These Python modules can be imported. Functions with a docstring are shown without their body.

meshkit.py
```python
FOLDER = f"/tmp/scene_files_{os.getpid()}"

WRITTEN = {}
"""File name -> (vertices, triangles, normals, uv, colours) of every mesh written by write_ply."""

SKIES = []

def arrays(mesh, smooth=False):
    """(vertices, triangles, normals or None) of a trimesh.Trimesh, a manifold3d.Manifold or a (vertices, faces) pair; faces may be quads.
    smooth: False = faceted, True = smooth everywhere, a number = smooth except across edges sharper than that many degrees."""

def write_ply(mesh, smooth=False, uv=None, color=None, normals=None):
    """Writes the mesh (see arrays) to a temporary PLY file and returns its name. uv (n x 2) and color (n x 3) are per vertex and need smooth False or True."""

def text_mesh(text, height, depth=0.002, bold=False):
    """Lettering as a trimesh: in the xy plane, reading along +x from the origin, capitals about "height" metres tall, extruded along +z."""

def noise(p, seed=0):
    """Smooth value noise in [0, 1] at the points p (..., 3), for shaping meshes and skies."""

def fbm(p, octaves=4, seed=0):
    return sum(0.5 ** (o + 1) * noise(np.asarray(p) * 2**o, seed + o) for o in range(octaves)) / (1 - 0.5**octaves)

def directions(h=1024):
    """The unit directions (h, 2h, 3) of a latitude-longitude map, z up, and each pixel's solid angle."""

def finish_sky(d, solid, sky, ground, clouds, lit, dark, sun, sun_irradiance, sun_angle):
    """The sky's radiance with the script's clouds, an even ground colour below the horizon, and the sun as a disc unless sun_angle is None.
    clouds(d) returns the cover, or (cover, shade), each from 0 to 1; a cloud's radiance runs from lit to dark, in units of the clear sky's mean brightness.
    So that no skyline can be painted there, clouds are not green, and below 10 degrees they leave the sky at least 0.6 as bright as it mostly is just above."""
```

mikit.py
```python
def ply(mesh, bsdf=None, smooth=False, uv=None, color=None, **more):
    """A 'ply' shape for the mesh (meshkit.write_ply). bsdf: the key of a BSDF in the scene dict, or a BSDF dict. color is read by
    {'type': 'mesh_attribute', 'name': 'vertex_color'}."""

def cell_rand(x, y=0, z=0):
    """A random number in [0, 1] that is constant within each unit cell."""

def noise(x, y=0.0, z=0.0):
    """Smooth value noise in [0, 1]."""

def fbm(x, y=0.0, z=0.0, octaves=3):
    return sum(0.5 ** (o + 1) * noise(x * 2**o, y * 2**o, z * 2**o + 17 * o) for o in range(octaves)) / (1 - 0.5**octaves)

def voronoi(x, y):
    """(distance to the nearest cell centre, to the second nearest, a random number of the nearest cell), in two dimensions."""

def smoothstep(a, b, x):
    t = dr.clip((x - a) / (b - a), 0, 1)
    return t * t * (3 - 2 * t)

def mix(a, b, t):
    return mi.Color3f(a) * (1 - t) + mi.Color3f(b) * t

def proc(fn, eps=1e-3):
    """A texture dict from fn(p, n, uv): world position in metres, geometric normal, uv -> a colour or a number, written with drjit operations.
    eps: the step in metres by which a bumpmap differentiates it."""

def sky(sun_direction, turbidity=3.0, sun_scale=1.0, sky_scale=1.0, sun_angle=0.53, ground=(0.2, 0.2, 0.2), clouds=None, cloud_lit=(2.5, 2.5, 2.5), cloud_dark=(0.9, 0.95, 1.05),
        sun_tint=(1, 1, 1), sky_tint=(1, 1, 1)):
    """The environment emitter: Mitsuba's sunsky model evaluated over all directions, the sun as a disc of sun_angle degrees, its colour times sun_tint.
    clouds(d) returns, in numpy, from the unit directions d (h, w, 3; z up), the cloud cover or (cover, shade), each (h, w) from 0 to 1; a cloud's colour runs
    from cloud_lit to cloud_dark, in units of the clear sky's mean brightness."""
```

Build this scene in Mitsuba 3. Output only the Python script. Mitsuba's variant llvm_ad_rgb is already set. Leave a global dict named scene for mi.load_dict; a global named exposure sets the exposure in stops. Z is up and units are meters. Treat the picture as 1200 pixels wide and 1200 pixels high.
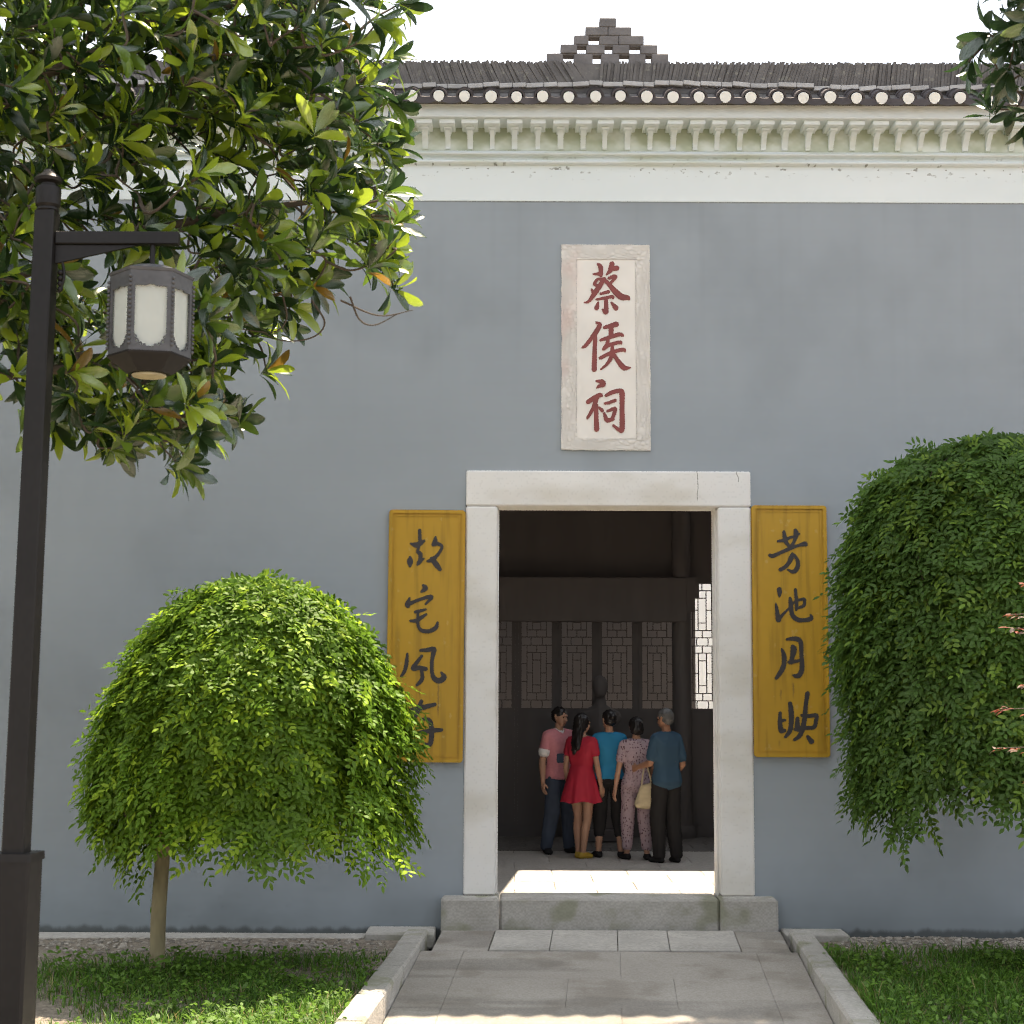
import math, random
import numpy as np
import trimesh
import manifold3d as m3
from shapely.geometry import Polygon, Point, MultiPoint
from shapely.ops import unary_union
import drjit as dr
import mitsuba as mi
import mikit, meshkit
from mikit import noise, fbm, voronoi, cell_rand, smoothstep, mix

T = mi.ScalarTransform4f
scene, labels = {}, {}

# ------------------------------------------------------------------ camera, sky, exposure
exposure = 3.35
TILT = math.atan(200 / 1900)
scene['camera'] = {'type': 'thinlens', 'aperture_radius': 0.0045, 'focus_distance': 14.3, 'fov': math.degrees(2 * math.atan(600 / 1900)), 'fov_axis': 'x', 'near_clip': 0.1, 'far_clip': 400.0,
                   'to_world': T().look_at(origin=[0, -14.3, 2.2], target=[0, -14.3 + math.cos(TILT), 2.2 + math.sin(TILT)], up=[-0.0043, 0, 1])}
SUN_EL, SUN_AZ = math.radians(67.6), math.radians(30)       # the sun stands high behind the wall, a little to the right
SUN = (math.cos(SUN_EL) * math.sin(SUN_AZ), math.cos(SUN_EL) * math.cos(SUN_AZ), math.sin(SUN_EL))


def veil(d):
    n = meshkit.fbm(np.asarray(d) * 3.0, 4, 5)
    return np.clip(0.8 + 0.5 * (n - 0.5), 0, 1), np.clip(0.25 + 0.7 * (n - 0.5), 0, 1)


scene['sky'] = mikit.sky(SUN, turbidity=5.0, sun_scale=1.0, clouds=veil, cloud_lit=(1.3, 1.3, 1.3), cloud_dark=(0.95, 0.96, 1.0))

# ------------------------------------------------------------------ helpers
rng = np.random.default_rng(7)


def numbered(key):
    if key not in scene and key not in labels and not any(k.startswith(key + '__') for k in scene):
        return key
    i = 1
    while f'{key}_{i:03d}' in scene or f'{key}_{i:03d}' in labels:
        i += 1
    return f'{key}_{i:03d}'


counters = {}


def part(parent, name, mesh, bsdf, smooth=False, label=None, kind=None, **kw):
    key = f'{parent}__{name}' if parent else name
    n = counters.get(key, 0)
    counters[key] = n + 1
    if n:
        key = f'{key}_{n:03d}'
    scene[key] = mesh if isinstance(mesh, dict) else mikit.ply(mesh, bsdf, smooth, **kw)
    d = {}
    if label: d['label'] = label
    if kind: d['kind'] = kind
    if d: labels[key] = d
    return key


def thing(name, label, cat, group=None, kind=None):
    n = counters.get(name, 0)
    counters[name] = n + 1
    key = f'{name}_{n:03d}' if n else name
    labels[key] = {'label': label, 'category': cat}
    if group: labels[key]['group'] = group
    if kind: labels[key]['kind'] = kind
    return key


def structure(name, mesh, bsdf, label=None, smooth=False, **kw):
    scene[name] = mikit.ply(mesh, bsdf, smooth, **kw)
    labels[name] = {'kind': 'structure'}
    if label: labels[name]['label'] = label


def cat(ms):
    return trimesh.util.concatenate(ms)


def box(x0, x1, y0, y1, z0, z1, c=0.0):
    """A box with chamfered edges."""
    if c <= 0:
        b = trimesh.creation.box((x1 - x0, y1 - y0, z1 - z0))
        b.apply_translation(((x0 + x1) / 2, (y0 + y1) / 2, (z0 + z1) / 2))
        return b
    h = np.array([x1 - x0, y1 - y0, z1 - z0]) / 2
    pts = []
    for s in np.ndindex(2, 2, 2):
        q = (np.array(s) * 2 - 1) * h
        for k in range(3):
            e = q - np.sign(q) * c
            e[k] = q[k]
            pts.append(e)
    return trimesh.convex.convex_hull(np.array(pts) + [(x0 + x1) / 2, (y0 + y1) / 2, (z0 + z1) / 2])


def hull(pts):
    return trimesh.convex.convex_hull(np.asarray(pts, float))


def tube(points, radii, sides=6, closed=True):
    p = np.asarray(points, float)
    r = np.broadcast_to(radii, (len(p),))
    t = np.gradient(p, axis=0)
    t /= np.linalg.norm(t, axis=1, keepdims=True) + 1e-12
    a = np.cross(t[0], [0, 0, 1.0] if abs(t[0][2]) < 0.9 else [1.0, 0, 0])
    rows = []
    ang = np.arange(sides) * 2 * np.pi / sides
    for i in range(len(p)):
        a = a - t[i] * (a @ t[i])
        a /= np.linalg.norm(a) + 1e-12
        b = np.cross(t[i], a)
        rows.append(p[i] + r[i] * (np.cos(ang)[:, None] * a + np.sin(ang)[:, None] * b))
    v = np.vstack(rows)
    f = []
    for i in range(len(p) - 1):
        for j in range(sides):
            q, w = i * sides + j, i * sides + (j + 1) % sides
            f += [[q, w, w + sides], [q, w + sides, q + sides]]
    n = len(v)
    v = np.vstack([v, p[:1], p[-1:]])
    for j in range(sides):
        f += [[n, (j + 1) % sides, j], [n + 1, n - sides + j, n - sides + (j + 1) % sides]]
    return trimesh.Trimesh(v, np.array(f), process=False)


def lathe(profile, sides=24):
    return trimesh.creation.revolve(np.array(profile, float), sections=sides)


def curve(pts, n=12):
    """A smooth Catmull-Rom curve through the points."""
    p = np.asarray(pts, float)
    q = np.vstack([2 * p[0] - p[1], p, 2 * p[-1] - p[-2]])
    out = []
    for i in range(1, len(q) - 2):
        for t in np.linspace(0, 1, n, endpoint=False):
            a, b, c, d = q[i - 1], q[i], q[i + 1], q[i + 2]
            out.append(0.5 * (2 * b + (c - a) * t + (2 * a - 5 * b + 4 * c - d) * t * t + (3 * b - a - 3 * c + d) * t ** 3))
    out.append(p[-1])
    return np.array(out)


def extrude_xz(shape, y0, y1):
    """A shapely shape drawn in x and z, made solid from y0 (front) to y1 (back)."""
    ms = []
    for g in getattr(shape, 'geoms', [shape]):
        m = trimesh.creation.extrude_polygon(g, y1 - y0, engine='earcut')
        v = m.vertices
        m = trimesh.Trimesh(np.stack([v[:, 0], y1 - v[:, 2], v[:, 1]], 1), m.faces, process=False)
        ms.append(m)
    return cat(ms)


def extrude_yz(poly, x0, x1):
    """A polygon drawn in y and z, made solid from x0 to x1."""
    m = trimesh.creation.extrude_polygon(Polygon(poly), x1 - x0, engine='earcut')
    v = m.vertices
    return trimesh.Trimesh(np.stack([x0 + v[:, 2], v[:, 0], v[:, 1]], 1), m.faces, process=False)


# ------------------------------------------------------------------ materials
def rgb(c):
    return {'type': 'rgb', 'value': list(map(float, c))}


def principled(name, color, rough=0.7, **kw):
    col = color if isinstance(color, dict) else rgb(color)
    scene[name] = {'type': 'twosided', 'bsdf': {'type': 'principled', 'base_color': col, 'roughness': rough, **kw}}


def bumped(name, color, rough, fn, scale, eps=2e-3, **kw):
    col = color if isinstance(color, dict) else rgb(color)
    scene[name] = {'type': 'twosided', 'bsdf': {'type': 'bumpmap', 'arbitrary': mikit.proc(fn, eps), 'scale': scale,
                                              'bsdf': {'type': 'principled', 'base_color': col, 'roughness': rough, **kw}}}


def tinted(c, sx, sy, sz, lo, hi, c2=None, fine=None):
    def fn(p, n, uv):
        a = fbm(p.x * sx, p.y * sy, p.z * sz, 4)
        t = lo + (hi - lo) * a
        col = mi.Color3f(*c) if c2 is None else mix(c, c2, smoothstep(0.45, 0.75, fbm(p.x * sx * 0.6 + 9, p.y * sy * 0.6, p.z * sz * 0.6, 3)))
        if fine:
            t *= 0.85 + 0.3 * noise(p.x * fine, p.y * fine, p.z * fine)
        return col * t
    return mikit.proc(fn)


def grey_wall(p, n, uv):
    patch = fbm(p.x * 0.7, p.y, p.z * 0.9, 4)
    brush = fbm(p.x * 1.1 + 5, 3.0, p.z * 22, 3)
    streak = fbm(p.x * 9, 1.0, p.z * 0.5, 3)
    base = mix((0.25, 0.281, 0.306), (0.288, 0.32, 0.345), patch) * (0.98 + 0.03 * brush) * (0.985 + 0.02 * streak)
    damp = smoothstep(0.55, 0.0, p.z + 0.35 * (fbm(p.x * 2.2, 0.0, p.z * 2, 3) - 0.5))
    base = mix(base, base * mi.Color3f(0.80, 0.80, 0.78), damp)
    blotch = smoothstep(0.45, 0.75, fbm(p.x * 1.3 + 11, 2.0, p.z * 0.9, 5))
    base = base * (1 - 0.10 * blotch)
    run = smoothstep(0.55, 0.85, noise(p.x * 17, 4.0, p.z * 0.25)) * smoothstep(4.9, 6.5, p.z + noise(p.x * 9, 5.0, 0.0))
    base = base * (1 - 0.03 * run)
    moss = smoothstep(0.05, 0.0, p.z - 0.035 - 0.05 * fbm(p.x * 14, 0.0, 0.0, 3))
    return mix(base, (0.035, 0.036, 0.03), moss * 0.65)


def white_wall(p, n, uv):
    base = mix((0.60, 0.65, 0.655), (0.655, 0.70, 0.70), fbm(p.x * 1.2, p.y * 2, p.z * 3, 3))
    moss = smoothstep(0.42, 0.75, fbm(p.x * 2.5, p.y * 6, p.z * 9 + 3, 4)) * smoothstep(6.83, 6.90, p.z) * smoothstep(7.25, 7.0, p.z)
    base = mix(base, (0.50, 0.53, 0.40), 0.55 * moss)
    spot = smoothstep(0.70, 0.80, fbm(p.x * 26, p.y * 5, p.z * 30, 3)) * smoothstep(6.70, 6.86, p.z) * smoothstep(6.98, 6.86, p.z)
    return mix(base, (0.14, 0.14, 0.11), 0.8 * spot)


def frieze(p, n, uv):
    g = fbm(p.x * 5, 0.0, p.z * 6, 4)
    return mix((0.65, 0.695, 0.65), (0.40, 0.44, 0.33), smoothstep(0.25, 0.75, g * 0.7 + 0.5 * smoothstep(7.02, 7.2, p.z) * g + 0.12))


def pale_stone(p, n, uv):
    base = mix((0.62, 0.61, 0.58), (0.70, 0.69, 0.665), fbm(p.x * 2.0, p.y * 2, p.z * 1.3, 4))
    speck = smoothstep(0.68, 0.8, noise(p.x * 60, p.y * 60, p.z * 45))
    base = base * (1 - 0.05 * speck)
    grime = smoothstep(0.45, 0.8, fbm(p.x * 1.5 + 7, p.y, p.z * 2.6, 5))
    base = mix(base, base * mi.Color3f(0.84, 0.82, 0.77), grime)
    ck = dr.minimum(dr.abs(p.x - 1.640 - 0.02 * (noise(p.z * 14, 0.0, 0.0) - 0.5)), dr.abs(p.x - 2.0 - 0.03 * (noise(p.z * 16, 2.0, 0.0) - 0.5)) + 0.6 * smoothstep(3.98, 3.93, p.z))
    base = mix(base, (0.20, 0.19, 0.16), 0.8 * smoothstep(0.0055, 0.002, ck) * smoothstep(3.80, 3.83, p.z))
    foot = smoothstep(0.9, 0.3, p.z) * smoothstep(0.35, 0.7, fbm(p.x * 5, p.y * 5, p.z * 4, 3))
    return mix(base, (0.46, 0.44, 0.38), 0.6 * foot)


def worn_stone(p, n, uv):
    base = mix((0.27, 0.255, 0.225), (0.40, 0.38, 0.345), fbm(p.x * 4, p.y * 4, p.z * 5, 4))
    grain = noise(p.x * 70, p.y * 70, p.z * 70)
    moss = smoothstep(0.5, 0.72, fbm(p.x * 4 + 3, p.y * 4, p.z * 4, 3))
    return mix(base * (0.86 + 0.28 * grain), (0.17, 0.175, 0.10), 0.6 * moss)


def paving(p, n, uv):
    base = mix((0.265, 0.24, 0.21), (0.35, 0.325, 0.285), fbm(p.x * 1.6, p.y * 1.6, p.z, 5))
    cell = cell_rand(dr.floor(p.x * 1.1), dr.floor(p.y * 0.9))
    grain = noise(p.x * 90, p.y * 90, 0.0)
    stain = smoothstep(0.55, 0.72, fbm(p.x * 0.8 + 4, p.y * 2.6, 0.0, 4))
    dirt = smoothstep(0.5, 0.8, fbm(p.x * 3.3 + 2, p.y * 3.3, 0.0, 5))
    return mix(base * (0.88 + 0.24 * grain) * (0.97 + 0.05 * cell) * (1 - 0.25 * stain), (0.15, 0.125, 0.095), 0.4 * dirt)


def roof_grey(p, n, uv):
    base = mix((0.075, 0.07, 0.068), (0.14, 0.132, 0.126), fbm(p.x * 9, p.y * 9, p.z * 9, 3))
    lichen = smoothstep(0.62, 0.75, fbm(p.x * 20, p.y * 20, p.z * 20 + 7, 3))
    return mix(base, (0.20, 0.195, 0.165), 0.6 * lichen)


def plaque(p, n, uv):
    base = mix((0.62, 0.59, 0.54), (0.72, 0.69, 0.64), fbm(p.x * 5, p.y * 5, p.z * 4, 4))
    pink = smoothstep(0.45, 0.75, fbm(p.x * 3 + 2, 0.0, p.z * 2.2, 3)) * smoothstep(0.65, 0.50, p.x)
    return mix(base, (0.66, 0.50, 0.45), 0.55 * pink)


def plaque_carving(p, n, uv):
    a, b, c = voronoi(p.x * 26 + 2 * noise(p.x * 8, 0.0, p.z * 8), p.z * 26)
    return smoothstep(0.0, 0.35, b - a) + 0.5 * fbm(p.x * 40, 0.0, p.z * 40, 2)


def yellow_paint(p, n, uv):
    base = mix((0.36, 0.205, 0.011), (0.43, 0.25, 0.015), fbm(p.x * 3, 0.0, p.z * 1.1, 4))
    streak = smoothstep(0.5, 0.8, fbm(p.x * 26, 0.0, p.z * 1.2 + 3, 3))
    scuff = smoothstep(0.74, 0.82, fbm(p.x * 16 + 6, 0.0, p.z * 11, 4))
    base = base * (1 - 0.22 * streak)
    for x_, za, zb_ in ((-0.637, 1.86, 2.20), (-0.80, 2.02, 2.16), (2.36, 2.02, 2.16), (2.47, 2.04, 2.22), (2.34, 1.62, 1.72), (-0.71, 2.60, 2.70)):
        w_ = dr.abs(p.x - x_ - 0.006 * (noise(p.z * 30, 1.0, 0.0) - 0.5))
        base = mix(base, (0.09, 0.055, 0.02), 0.55 * smoothstep(0.012, 0.002, w_) * smoothstep(za, za + 0.12, p.z) * smoothstep(zb_, zb_ - 0.03, p.z))
    return mix(base, (0.50, 0.40, 0.18), 0.22 * scuff)


def soil_col(p, n, uv):
    a = fbm(p.x * 3, p.y * 3, p.z, 5)
    g = noise(p.x * 45, p.y * 45, 0.0)
    return mix((0.13, 0.105, 0.08), (0.27, 0.235, 0.19), a) * (0.75 + 0.5 * g)


def wood_dark(p, n, uv):
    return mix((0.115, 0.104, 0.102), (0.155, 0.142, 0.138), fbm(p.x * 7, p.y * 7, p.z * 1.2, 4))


def court_floor(p, n, uv):
    base = mix((0.34, 0.32, 0.29), (0.42, 0.395, 0.36), fbm(p.x * 1.3, p.y * 1.3, 0.0, 4))
    return base * (0.9 + 0.2 * noise(p.x * 60, p.y * 60, 0.0))


def print_cloth(p, n, uv):
    a, b, c = voronoi(p.x * 40, p.z * 26 + 3 * noise(p.x * 10, p.y * 10, p.z * 5))
    return mix((0.42, 0.32, 0.36), (0.17, 0.11, 0.13), smoothstep(0.32, 0.22, a) * smoothstep(0.25, 0.5, c) + 0.25 * noise(p.x * 60, p.y * 60, p.z * 60))


def metal_dark(p, n, uv):
    a = fbm(p.x * 5, p.y * 5, p.z * 3, 4)
    return mix((0.008, 0.0075, 0.0073), (0.015, 0.0135, 0.013), a) * (0.9 + 0.2 * noise(p.x * 80, p.y * 80, p.z * 30))


def bark_col(p, n, uv):
    return mix((0.14, 0.115, 0.065), (0.28, 0.24, 0.14), fbm(p.x * 16, p.y * 16, p.z * 5, 4))


def gritty(p, n, uv):
    return fbm(p.x * 55, p.y * 55, p.z * 55, 3)


def plaster_bump(p, n, uv):
    return fbm(p.x * 2.3, p.y * 3, p.z * 2.7, 4) + 0.15 * noise(p.x * 60, p.y * 60, p.z * 60)


bumped('mat_grey_wall', mikit.proc(grey_wall), 0.85, plaster_bump, 0.006, specular=0.3)
principled('mat_white_wall', mikit.proc(white_wall), 0.8, specular=0.3)
bumped('mat_pale_stone', mikit.proc(pale_stone), 0.7, gritty, 0.0005, specular=0.3)
bumped('mat_worn_stone', mikit.proc(worn_stone), 0.85, gritty, 0.005, specular=0.3)
bumped('mat_paving', mikit.proc(paving), 0.85, gritty, 0.003, specular=0.3)
principled('mat_frieze', mikit.proc(frieze), 0.85, specular=0.3)
principled('mat_roof', mikit.proc(roof_grey), 0.8)
principled('mat_roof_dark', tinted((0.06, 0.053, 0.055), 9, 9, 9, 0.5, 1.5), 0.85)
principled('mat_tile_end', (0.74, 0.75, 0.72), 0.8)
principled('mat_tile_edge', tinted((0.38, 0.37, 0.355), 6, 6, 6, 0.6, 1.4), 0.85)
principled('mat_ridge_brick', tinted((0.13, 0.122, 0.12), 7, 7, 7, 0.6, 1.5), 0.85)
bumped('mat_plaque', mikit.proc(plaque), 0.8, gritty, 0.002, specular=0.3)
bumped('mat_plaque_carved', mikit.proc(plaque), 0.8, plaque_carving, 0.012, specular=0.3)
principled('mat_red_paint', tinted((0.185, 0.042, 0.036), 12, 12, 12, 0.75, 1.25), 0.6)
principled('mat_yellow', mikit.proc(yellow_paint), 0.5, specular=0.4)
principled('mat_ink', tinted((0.024, 0.02, 0.019), 14, 14, 14, 0.7, 1.5), 0.6)
bumped('mat_soil', mikit.proc(soil_col), 0.95, gritty, 0.02, specular=0.2)
principled('mat_wood', mikit.proc(wood_dark), 0.6, specular=0.3)
bumped('mat_floor', mikit.proc(court_floor), 0.8, gritty, 0.0015, specular=0.3)
principled('mat_floor_shade', tinted((0.14, 0.13, 0.12), 2, 2, 2, 0.7, 1.2, fine=40), 0.85)  # court floor darkened further back to paint in the fading light
principled('mat_apron', tinted((0.345, 0.325, 0.29), 3, 3, 3, 0.7, 1.25, fine=50), 0.9)
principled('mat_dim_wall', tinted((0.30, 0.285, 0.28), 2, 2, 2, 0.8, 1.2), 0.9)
principled('mat_metal', mikit.proc(metal_dark), 0.42, specular=0.22)
principled('mat_pebble', {'type': 'mesh_attribute', 'name': 'vertex_color'}, 0.9)
bumped('mat_bark', mikit.proc(bark_col), 0.9, gritty, 0.006)
principled('mat_twig', (0.075, 0.058, 0.042), 0.85)
scene['mat_lamp_glass'] = {'type': 'principledthin', 'base_color': rgb((0.80, 0.84, 0.79)), 'roughness': 0.25, 'diff_trans': 1.1, 'spec_trans': 0.0, 'eta': 1.45}
principled('mat_lantern', tinted((0.06, 0.061, 0.064), 12, 12, 12, 0.6, 1.5, fine=60), 0.5, specular=0.4)
principled('mat_lamp_base', tinted((0.30, 0.27, 0.17), 20, 20, 20, 0.6, 1.3), 0.6)


def leafy(name, col, trans, gloss, alpha):
    """Thin leaves: diffuse reflection and transmission under a waxy shine."""
    col = {'type': 'mesh_attribute', 'name': 'vertex_color'} if col is None else rgb(col)
    scene[name] = {'type': 'blendbsdf', 'weight': gloss,
                   'inner': {'type': 'principledthin', 'base_color': col, 'roughness': 0.6, 'diff_trans': trans, 'spec_trans': 0.0, 'eta': 1.4},
                   'shine': {'type': 'twosided', 'bsdf': {'type': 'roughconductor', 'alpha': alpha, 'material': 'none', 'specular_reflectance': rgb((0.9, 0.95, 0.9))}}}


leafy('mat_leaves', None, 0.95, 0.013, 0.25)
leafy('mat_grass', None, 0.85, 0.02, 0.3)
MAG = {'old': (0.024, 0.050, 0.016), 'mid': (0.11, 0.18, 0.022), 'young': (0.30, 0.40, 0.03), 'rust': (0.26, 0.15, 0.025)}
for k_, c_ in MAG.items():
    leafy(f'mat_magnolia_{k_}', c_, 0.95, 0.095, 0.13)

principled('mat_skin', (0.42, 0.24, 0.16), 0.55)
principled('mat_skin_tan', (0.36, 0.19, 0.12), 0.55)
principled('mat_hair', (0.012, 0.010, 0.010), 0.4)
principled('mat_hair_grey', (0.10, 0.10, 0.10), 0.5)
principled('mat_pink', tinted((0.56, 0.22, 0.25), 50, 50, 50, 0.9, 1.1), 0.85)
principled('mat_white_cloth', (0.72, 0.72, 0.72), 0.85)
principled('mat_jeans', tinted((0.045, 0.06, 0.09), 6, 6, 3, 0.6, 1.6), 0.9)
principled('mat_red_cloth', (0.40, 0.016, 0.04), 0.75)
principled('mat_blue_cloth', (0.015, 0.20, 0.38), 0.75)
principled('mat_black_cloth', (0.014, 0.013, 0.014), 0.85)
principled('mat_print', mikit.proc(print_cloth), 0.85)
principled('mat_teal_cloth', (0.032, 0.075, 0.125), 0.85)
principled('mat_bag', tinted((0.50, 0.42, 0.27), 40, 40, 40, 0.85, 1.15), 0.75)
principled('mat_yellow_shoe', (0.45, 0.30, 0.04), 0.6)

# ------------------------------------------------------------------ ground, lawns, path
structure('ground', box(-60, 60, -50, 70, -0.9, -0.30), 'mat_soil', 'bare earth of the forecourt')
SKEW = 0.06


def path_z(y):
    return 0.10 + np.clip(np.asarray(y, float) + 0.25, -4.2, 0.0) * 0.048


def left_edge(y):
    return -0.66 + 0.055 * np.asarray(y, float)


def right_edge(y):
    return 2.37 + 0.068 * np.asarray(y, float)


def slab(corners, z, thick, c=0.006):
    """A paving slab over four ground corners (x, y), its top at heights z, with a small chamfer."""
    q = np.array(corners, float)
    z = np.broadcast_to(z, (4,))
    m = q.mean(0)
    inner = m + (q - m) * (1 - c / np.maximum(np.linalg.norm(q - m, axis=1, keepdims=True), 0.05) * 1.4)
    pts = [[*a, h] for a, h in zip(inner, z)] + [[*a, h - c] for a, h in zip(q, z)] + [[*a, h - thick] for a, h in zip(q, z)]
    return hull(pts)


labels['path'] = {'kind': 'structure', 'label': 'grey paved path leading up to the gate'}
rows_y = [-1.03, -1.95, -2.85, -3.8, -4.75, -5.7, -6.7, -7.7, -8.7, -9.8, -11, -12.4, -13.8, -15.4, -17, -19]
for i in range(len(rows_y) - 1):
    ya, yb = rows_y[i] - 0.0007, rows_y[i + 1] + 0.0007
    fr = [0, 0.115, 0.40, 0.66, 0.89, 1] if i % 2 else [0, 0.115, 0.53, 0.89, 1]
    for a, b in zip(fr[:-1], fr[1:]):
        cs = []
        for y, s in ((ya, 0), (ya, 1), (yb, 1), (yb, 0)):
            w = right_edge(y) - left_edge(y)
            f0, f1 = left_edge(y) + w * a + 0.0007, left_edge(y) + w * b - 0.0007
            cs.append((f1 if s else f0, y))
        z = [float(path_z(c[1])) + rng.uniform(-0.0025, 0.0025) for c in cs]
        part('path', 'slab', slab(cs, z, 0.1, 0.0025), 'mat_paving')
# the pale slabs in front of the threshold and a darker one on each side
for x0, x1, mt in ((-0.58, -0.13, 'mat_paving'), (-0.12, 0.36, 'mat_apron'), (0.366, 0.91, 'mat_apron'), (0.916, 1.33, 'mat_apron'), (1.336, 1.90, 'mat_apron'), (1.907, 2.30, 'mat_paving')):
    cs = [(x0, -0.2), (x1, -0.2), (x1 - 0.05, -1.02), (x0 - 0.05, -1.02)]
    part('path', 'slab', slab(cs, [0.108, 0.108, 0.074, 0.074] if mt == 'mat_apron' else [0.1, 0.1, 0.066, 0.066], 0.1), mt)


def sheet(poly, z, bump, step, zf=None, thick=None):
    """A bumpy ground sheet over a polygon given as (x0, x1, y0, y1) with edge functions."""
    x0, x1, y0, y1 = poly
    ny = max(2, int((y1 - y0) / step)) + 1
    ys = np.linspace(y0, y1, ny)
    nx = max(2, int(abs((x1(0) if callable(x1) else x1) - (x0(0) if callable(x0) else x0)) / step)) + 1
    v = []
    for y in ys:
        a = x0(y) if callable(x0) else x0
        b = x1(y) if callable(x1) else x1
        for t in np.linspace(0, 1, nx):
            v.append((a + (b - a) * t, y, z))
    v = np.array(v, float)
    v[:, 2] += bump * (meshkit.fbm(v * [1.7, 1.7, 0] + 3, 4) - 0.5) * 2
    if zf is not None:
        v[:, 2] += zf(v)
    f = []
    for i in range(ny - 1):
        for j in range(nx - 1):
            a = i * nx + j
            f += [[a, a + 1, a + nx + 1], [a, a + nx + 1, a + nx]]
    return trimesh.Trimesh(v, np.array(f), process=False)


def lawn_h(v):
    return -0.055 * np.clip((v[:, 1] + 1.6) / 1.6, 0, 1)


structure('lawn_soil', cat([sheet((-14, lambda y: left_edge(y) - 0.17, -15, -0.01), 0.085, 0.02, 0.18, lawn_h),
                            sheet((lambda y: right_edge(y) + 0.17, 14, -15, -0.01), 0.085, 0.02, 0.18, lawn_h)]), 'mat_soil', 'earth of the lawns beside the path', smooth=True)


def soil_z(x, y):
    p = np.stack([x, y, np.full_like(x, 0.085)], -1)
    return 0.085 + 0.02 * (meshkit.fbm(p * [1.7, 1.7, 0] + 3, 4) - 0.5) * 2 + lawn_h(p)


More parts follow.
